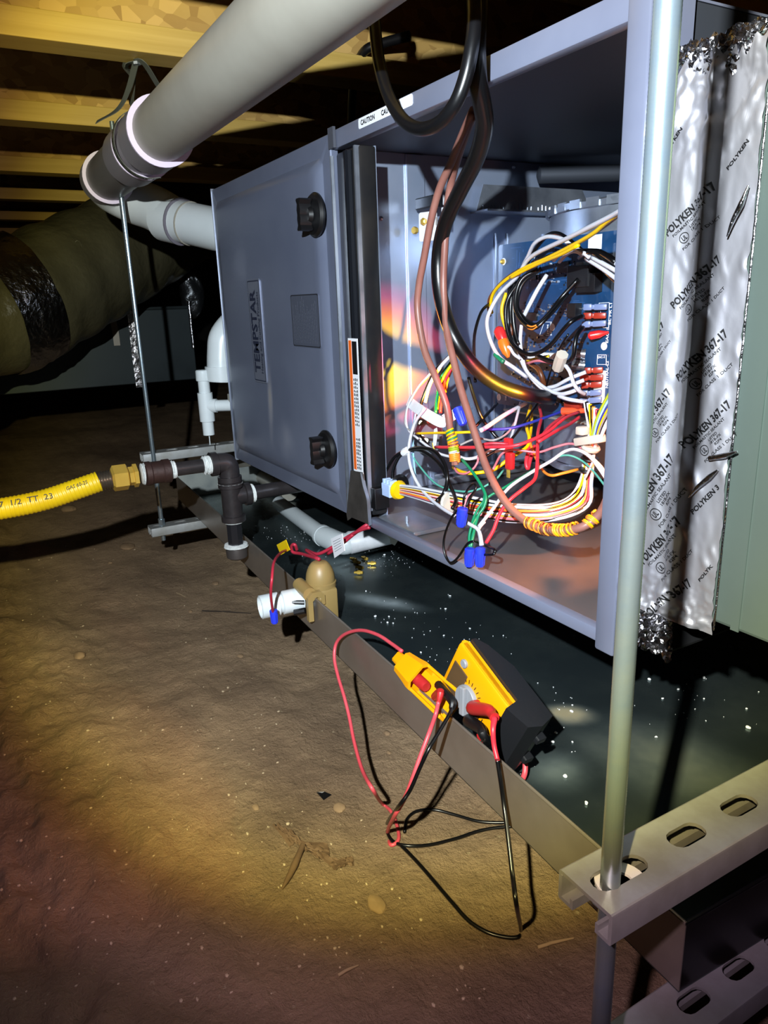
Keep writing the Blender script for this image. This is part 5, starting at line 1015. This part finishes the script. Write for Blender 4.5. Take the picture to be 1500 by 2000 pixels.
# folds standing off the tape
for q in ([(1462, 362, .0), (1448, 398, .0), (1432, 430, .0), (1420, 462, .0)], [(1402, 918, .0), (1385, 932, .0), (1362, 952, .0), (1345, 972, .0)], [(1440, 882, .0), (1415, 890, .0), (1385, 895, .0)]):
    MB().tube([Y(u, v, DYF - .008) for u, v, _ in q], [.0008, .0022, .0018, .0006][:len(q)], 6, 5).build('tape_fold', CRUM, ft, 60)
# ------------------------------------------------------------------ multimeter
mc = Vector((0.99, -.05, -.10))
bl_ = Y(860, 1332, -.088); tl = Y(888, 1242, -.0835); tr_ = Y(984, 1372, -.0815)
e1 = (tr_ - tl).normalized(); e2 = (tl - bl_); e2 = (e2 - e1 * e2.dot(e1)).normalized(); e3 = e1.cross(e2).normalized()
if e3.y > 0: e3 = -e3
MW = (tl - bl_).length; ML = (tr_ - tl).length
MM = frame(bl_, e1, e2, e3)
def mloc(u, v):
    d = CR * ((u - 750) / FPX) + CD * ((v - 1000) / FPX) + CF; t = (bl_ - CP).dot(e3) / d.dot(e3); q = CP + d * t - bl_; return q.dot(e1), q.dot(e2)
mm = thing('multimeter', 'yellow digital multimeter in a dark rubber holster leaning on the pan lip', 'multimeter', tuple(bl_ + e1 * .06))
MB().cbox((0, 0, -.012), (ML, MW, 0), .0035, MM).build('meter_face', YEL, mm, 30)
side = MB().prism([(0, -.002), (.004, -.006), (ML * .8, -.006), (ML, -.010), (ML, .004), (ML * .9, .0045), (.01, .0045), (0, .002)], frame(MM @ Vector((0, MW, -.006)), e1, e3, e2 * (1 if e1.cross(e3).dot(e2) > 0 else -1)), .0035)
side.build('case_rim', YEL, mm, 30)
ho = MB(); HL = ML + .030
ho.prism([(.004, 0), (ML, 0), (ML + .004, .012), (HL, .004), (HL + .006, -.03), (HL - .010, -.052), (ML * .6, -.052), (.012, -.030), (.002, -.014)], frame(MM @ Vector((0, -.004, -.0115)), e1, e3, e1.cross(e3)), .001)
hp_ = [(.004, -.0125), (ML - .004, -.0125), (ML, .006), (HL - .004, -.002), (HL, -.018), (HL - .006, -.037), (ML * .55, -.037), (.016, -.026), (.004, -.018)]
ho = MB(); fr_ = frame(MM @ Vector((0, -.004, 0)), e1, e3, e2)
ho.prism(hp_ if e1.cross(e3).dot(e2) > 0 else hp_[::-1], fr_, MW + .008); hob = ho.build('holster', HOLST, mm, 30)
dq0, dq1 = mloc(868, 1322), mloc(905, 1272); MB().cbox((.006, MW * .10, -.001), (.030, MW * .66, .0012), .0008, MM).build('display', LCD, mm, 0)
dx_, dy_ = mloc(913, 1366)
MB().lathe([(.0165, 0), (.0165, .003), (.0155, .0045)], MM @ Vector((dx_, dy_, 0)), e3, 26).build('dial', GREY, mm)
MB().cbox((-.0038, -.016, .004), (.0038, .016, .009), .0012, frame(MM @ Vector((dx_, dy_, 0)), e1, e2, e3) @ Matrix.Rotation(.5, 4, 'Z')).build('dial_grip', GREY, mm, 0)
hx_, hy_ = mloc(908, 1296); MB().lathe([(.005, 0), (.005, .002), (.004, .003)], MM @ Vector((hx_, hy_, 0)), e3, 14).build('hold_button', GREY, mm)
tk = MB()
for k in range(26):
    a_ = 2 * math.pi * k / 26; c_ = Vector((dx_ + math.cos(a_) * .0215, dy_ + math.sin(a_) * .0215, .0003)); tk.cbox((-.0024, -.0004, 0), (.0024, .0004, .0004), .0001, MM @ Matrix.Translation(c_) @ Matrix.Rotation(a_, 4, 'Z'))
for k in range(8): tk.cbox((.040 + k * .0022, .010, .0002), (.0411 + k * .0022, .010 + random.uniform(.006, .016), .0005), .0001, MM); tk.cbox((dx_ + .022 + k * .0026, .004, .0002), (dx_ + .0232 + k * .0026, .004 + random.uniform(.006, .020), .0005), .0001, MM)
tk.build('dial_marks', INK, mm, 0, kind='stuff')
for (u, v) in ((938, 1438), (948, 1453)):
    q = mloc(u, v); MB().lathe([(.0045, 0), (.0045, .0012), (.0028, .0013)], MM @ Vector((q[0], q[1], 0)), e3, 14).build('jack', REDP, mm)
for k in (0, 1): MB().cbox((HL - .004, .012 + k * .034, -.030), (HL + .005, .020 + k * .034, -.018), .0015, MM).build('holster_clip', HOLST, mm, 0)
# ------------------------------------------------------------------ probe holder with plugs
ph = thing('probe_holder', 'yellow octagonal plastic holder lying on the pan lip with two probe plugs in it', 'probe holder', tuple(Y(820, 1340, -.095)))
pa = Y(792, 1298, -.098); pb = Y(862, 1362, -.098); d1 = (pb - pa).normalized(); d3 = Vector((-.25, -.62, .74)); d3 = (d3 - d1 * d3.dot(d1)).normalized(); d2 = d3.cross(d1).normalized()
PL = (pb - pa).length; 
def octa(w, h, c): return [(-w + c, -h), (w - c, -h), (w, -h + c), (w, h - c), (w - c, h), (-w + c, h), (-w, h - c), (-w, -h + c)]
def octube(secs, wall, name, m, par):
    b = MB(); n = 8; vs = []; fs = []
    for (s, w_, h_, c_) in secs:
        for (a_, b_) in octa(w_, h_, c_): vs.append(pa + d1 * s + d2 * a_ + d3 * b_)
    for i in range(len(secs) - 1):
        for k in range(n): fs.append((i * n + k, i * n + (k + 1) % n, (i + 1) * n + (k + 1) % n, (i + 1) * n + k))
    fs.append(tuple(range(n))[::-1])
    return b.add(vs, fs).build(name, m, par, 30)
hw, hh = .0185, .0125
octube([(-.020, .007, .004, .002), (-.004, .008, .006, .002), (-.002, .014, .010, .004), (.018, .0165, .0115, .005), (.030, hw, hh, .006), (PL * .46, hw, hh, .006), (PL * .46, hw - .003, hh - .003, .005), (PL * .05, hw - .004, hh - .004, .004)], 0, 'holder_body', YEL, ph)
MB().cbox((PL * .40, -hw, -hh + .002), (PL + .018, -hw + .004, -hh + .015), .0012, frame(pa, d1, d2, d3)).build('holder_prong', YEL, ph, 0); MB().cbox((PL * .40, hw - .004, -hh + .002), (PL + .022, hw, -hh + .018), .0012, frame(pa, d1, d2, d3)).build('holder_prong', YEL, ph, 0)
MB().cbox((PL * .3, -hw, -hh), (PL + .014, hw, -hh + .003), .001, frame(pa, d1, d2, d3)).build('holder_floor', YEL, ph, 0)
MB().cbox((PL + .010, -hw, -hh), (PL + .018, hw, -hh + .006), .0015, frame(pa, d1, d2, d3)).build('holder_bar', YEL, ph, 0)
# leads
rl_ = thing('test_lead', 'red test lead looping from the yellow holder over the pan lip to the dirt', 'test lead', tuple(Z(770, 1640, GZ)), 'multimeter test leads')
RR = .0021
def gp_(u, v, dz=.003):
    q = Z(u, v, GZ)
    for _ in range(3): q = Z(u, v, ground_z(q.x, q.y) + dz)
    return q
b0 = pa + d1 * PL * .62 + d2 * -.006 + d3 * .001; b1 = Y(858, 1350, -.105)
MB().lathe([(.0068, 0), (.0068, .026), (.0055, .030)], pa + d1 * PL * .26 + d2 * -.003 + d3 * .001, d1, 16).build('red_plug', REDP, rl_)
MB().tube([pa + d1 * PL * .9 + d2 * -.004, Y(860, 1352, -.107), Y(857, 1372, -.112)], [.0048, .0045, .0026], 10, 4).build('plug_elbow', REDP, rl_)
MB().tube([Y(857, 1370, -.112), Y(850, 1398, -.118), Y(838, 1432, -.135), Y(820, 1480, -.15), Y(806, 1520, -.16), Y(790, 1560, -.165), Y(770, 1595, -.17), gp_(757, 1625), gp_(763, 1650), gp_(778, 1640), gp_(776, 1615), gp_(764, 1585), gp_(745, 1568, .01), Y(730, 1545, -.165), Y(708, 1505, -.155), Y(692, 1450, -.14), Y(682, 1400, -.13), Y(672, 1360, -.125), Y(660, 1320, -.118), Y(653, 1285, -.112), Y(657, 1256, -.105), Y(675, 1238, -.10), Y(705, 1231, -.095), Y(738, 1240, -.092), Y(766, 1258, -.092), Y(785, 1272, -.095)], RR * 1.12, 8, 6).build('lead_wire', REDL, rl_, 180)
kl = thing('test_lead', 'black test lead coming out of the yellow holder down to the dirt', 'test lead', tuple(Z(850, 1640, GZ)), 'multimeter test leads')
MB().tube([pa + d1 * PL * .8 + d2 * .008, Y(874, 1358, -.1), Y(884, 1372, -.102), Y(882, 1386, -.106)], [.0050, .0050, .0046, .003], 10, 4).build('black_plug', BLACK, kl)
MB().tube([Y(883, 1382, -.105), Y(876, 1398, -.115), Y(860, 1425, -.13), Y(838, 1462, -.15), Y(820, 1500, -.16), Y(800, 1545, -.17), Y(775, 1580, -.175), gp_(756, 1608), gp_(758, 1630), gp_(772, 1646), gp_(800, 1652), gp_(840, 1650), gp_(890, 1638), gp_(940, 1622), gp_(1000, 1614), gp_(1040, 1618), gp_(1060, 1600), gp_(1000, 1606), gp_(940, 1605), gp_(890, 1592), gp_(850, 1582), gp_(815, 1584), gp_(795, 1600), gp_(790, 1625)], RR, 8, 6).build('lead_wire', BLKW, kl, 180)
ml = thing('test_lead', 'red topped test lead plugged into the meter, black cord falling to the dirt at right', 'test lead', tuple(Z(1000, 1820, GZ)), 'multimeter test leads')
q_ = mloc(938, 1378); j1 = MM @ Vector((q_[0], q_[1], .001)); k1 = Y(966, 1400, -.112)
k1 = Y(966, 1402, -.106)
MB().tube([j1, j1 + e3 * .009, Y(953, 1387, -.100), Y(961, 1396, -.104), k1], [.0066, .0074, .0062, .0044, .0050], 12, 5).build('red_plug', REDP, ml)
MB().tube([k1 - Vector((0, 0, .0)), Y(963, 1425, -.114), Y(965, 1455, -.116), Y(972, 1486, -.118)], [.0032, .0026, .0024, .0023], 9, 5).build('lead_wire', mat('lead_red_bright', '#cf2a38', 0.4), ml, 180)
MB().tube([Y(971, 1482, -.118), Y(977, 1520, -.119), Y(984, 1570, -.12), Y(993, 1640, -.13), Y(1001, 1710, -.14), Y(1009, 1770, -.15), gp_(1017, 1815, .006), gp_(1012, 1830), gp_(985, 1830), gp_(950, 1820), gp_(915, 1798), gp_(885, 1765), gp_(855, 1730), gp_(825, 1695), gp_(800, 1668), gp_(782, 1650)], RR * 1.05, 8, 6).build('lead_wire', BLKW, ml, 180)
bl2 = thing('test_lead', 'black plug and short cord in the lower jack of the meter', 'test lead', tuple(Y(950, 1430, -.09)), 'multimeter test leads')
q_ = mloc(929, 1404); j2 = MM @ Vector((q_[0], q_[1], .001)); k2_ = Y(944, 1436, -.103)
MB().tube([j2, j2 + e3 * .008, Y(938, 1422, -.099), k2_, Y(952, 1448, -.094)], [.0064, .0070, .0058, .0046, .0048], 12, 5).build('black_plug', BLACK, bl2)
MB().tube([Y(951, 1446, -.095), Y(962, 1475, -.086), Y(985, 1500, -.07), Y(1005, 1510, -.05), Y(1020, 1512, -.045)], .0024, 8, 5).build('lead_wire', BLKW, bl2, 180)
rs = thing('test_lead', 'short bend of red lead beneath the black end of the meter holster', 'test lead', tuple(Y(1022, 1500, -.06)), 'multimeter test leads')
MB().tube([Z(1005, 1524, PZ + .004), Z(1018, 1524, PZ + .004), Z(1025, 1510, PZ + .012), Z(1026, 1490, PZ + .02)], .003, 8, 5).build('lead_wire', REDL, rs, 180)
# ------------------------------------------------------------------ things lying on the dirt
def stone(u, v, s, fl, lab, m=STONE, seed=0):
    q = gp_(u, v, 0); b = MB().sphere(q + Vector((0, 0, s * fl * .25)), s, 14, 8, (1.15, .85, fl))
    for p_ in b.v: p_ += (p_ - q) * .35 * fbm(p_.x * .5 / s + seed, p_.y * .5 / s, p_.z * .5 / s, 3)
    tag(b.build('stone', m, smooth=25), lab, 'stone', 'stones on the dirt')
for i, (u, v, s, fl, lab) in enumerate(((250, 1069, .024, .3, 'flat tan stone on the dirt in front of the lower far strut'), (470, 1282, .007, .5, 'small tan stone left of the strut shadow, mid dirt'), (155, 1282, .013, .5, 'pale angular stone at the left edge of the lit dirt'), (662, 1578, .009, .45, 'pale flat stone right of the black plastic chip'), (755, 1432, .006, .5, 'little pale stone left of the hanging leads'), (735, 1768, .012, .35, 'yellow lit flat stone near the edge of the lamp light'), (216, 1100, .007, .5, 'small grey stone below the flat tan stone'), (760, 1470, .004, .6, 'tiny pale stone under the red lead loop'), (135, 996, .030, .4, 'large dim clod under the yellow gas line'), (500, 1578, .005, .5, 'small pebble left of the black plastic chip'), (372, 1195, .006, .5, 'pebble on the tan dirt left of the white pvc stub'), (420, 1140, .010, .4, 'brown clod near the crack in the dirt'))): stone(u, v, s, fl, lab, seed=i * 3.3)
gr = MB(); rnd = random.Random(9)
for k in range(420):
    u, v = rnd.uniform(0, 1000), 1060 + 900 * rnd.random() ** 1.2
    q = Z(u, v, GZ)
    if q.y > -.1 - .04 * q.x: continue
    r_ = rnd.uniform(.0006, .0022); q.z = ground_z(q.x, q.y) + r_ * .3; gr.sphere(q, r_, 5, 3, (rnd.uniform(.6, 1.8), rnd.uniform(.6, 1.4), .6))
tag(gr.build('grit', mat('grit_pale', '#b9a68a', 0.9), smooth=0), 'pale grit and crumbs strewn over the dirt floor', 'grit', kind='stuff')
lf = thing('dry_leaf', 'crumpled brown dry leaf and stem lying on the lit dirt', 'leaf', tuple(gp_(590, 1645)))
def leafy(name, quad, seed, n=12, lift=.006):
    vs = []; fs = []; c_ = [gp_(u, v, .0015) for u, v in quad]
    for j in range(n + 1):
        for i in range(n + 1):
            a_, b_ = i / n, j / n; p_ = c_[0].lerp(c_[1], a_).lerp(c_[3].lerp(c_[2], a_), b_); p_.z = ground_z(p_.x, p_.y) + .002 + lift * abs(fbm(a_ * 4 + seed, b_ * 4, seed, 3)) * (1 if 0 < i < n else .4); p_.x += .004 * fbm(a_ * 5, b_ * 5, seed + 9); vs.append(p_)
    for j in range(n):
        for i in range(n): fs.append((j * (n + 1) + i, j * (n + 1) + i + 1, (j + 1) * (n + 1) + i + 1, (j + 1) * (n + 1) + i))
    MB().add(vs, fs).build(name, LEAF, lf, 30)
leafy('leaf_blade', [(572, 1640), (640, 1648), (648, 1692), (598, 1665)], 1.0); leafy('leaf_blade', [(532, 1612), (572, 1625), (598, 1650), (566, 1655)], 4.0); leafy('leaf_blade', [(640, 1680), (690, 1676), (690, 1690), (652, 1700)], 6.0, lift=.004)
MB().tube([gp_(592, 1650, .006), gp_(575, 1690, .006), gp_(560, 1720, .004), gp_(551, 1736, .002)], [.0035, .0045, .003, .001], 7, 4).build('leaf_stem', LEAF, lf, 60)
tag(MB().add([gp_(618, 1548, .001), gp_(632, 1563, .001), gp_(648, 1552, .001), gp_(634, 1546, .004), gp_(620, 1547, .004)], [(0, 1, 2, 3), (0, 3, 4), (0, 4, 3, 2, 1)]).build('plastic_chip', BLACK, smooth=0), 'small black plastic chip with a pale rim on the dirt', 'chip')
for i, (a_, b_, r_, lab) in enumerate((((395, 1193), (490, 1198), .0018, 'dark thin twig left of the white pvc stub'), ((1050, 1850), (1120, 1832), .0022, 'pale wood splinter in the dim dirt at lower right'), ((660, 1905), (700, 1885), .002, 'wood splinter in the dim purple dirt'), ((345, 1158), (362, 1166), .0016, 'short pale straw on the lit dirt below the far strut'))):
    p_, q_ = gp_(*a_, .0015), gp_(*b_, .0015); tag(MB().tube([p_, p_.lerp(q_, .5) + Vector((0, 0, .001)), q_], [r_, r_ * .9, r_ * .5], 6, 3).build('twig', mat('twig_dark', '#2a2018', 0.9) if i == 0 else mat('twig_pale', '#a08a6a', 0.9), smooth=60), lab, 'twig')
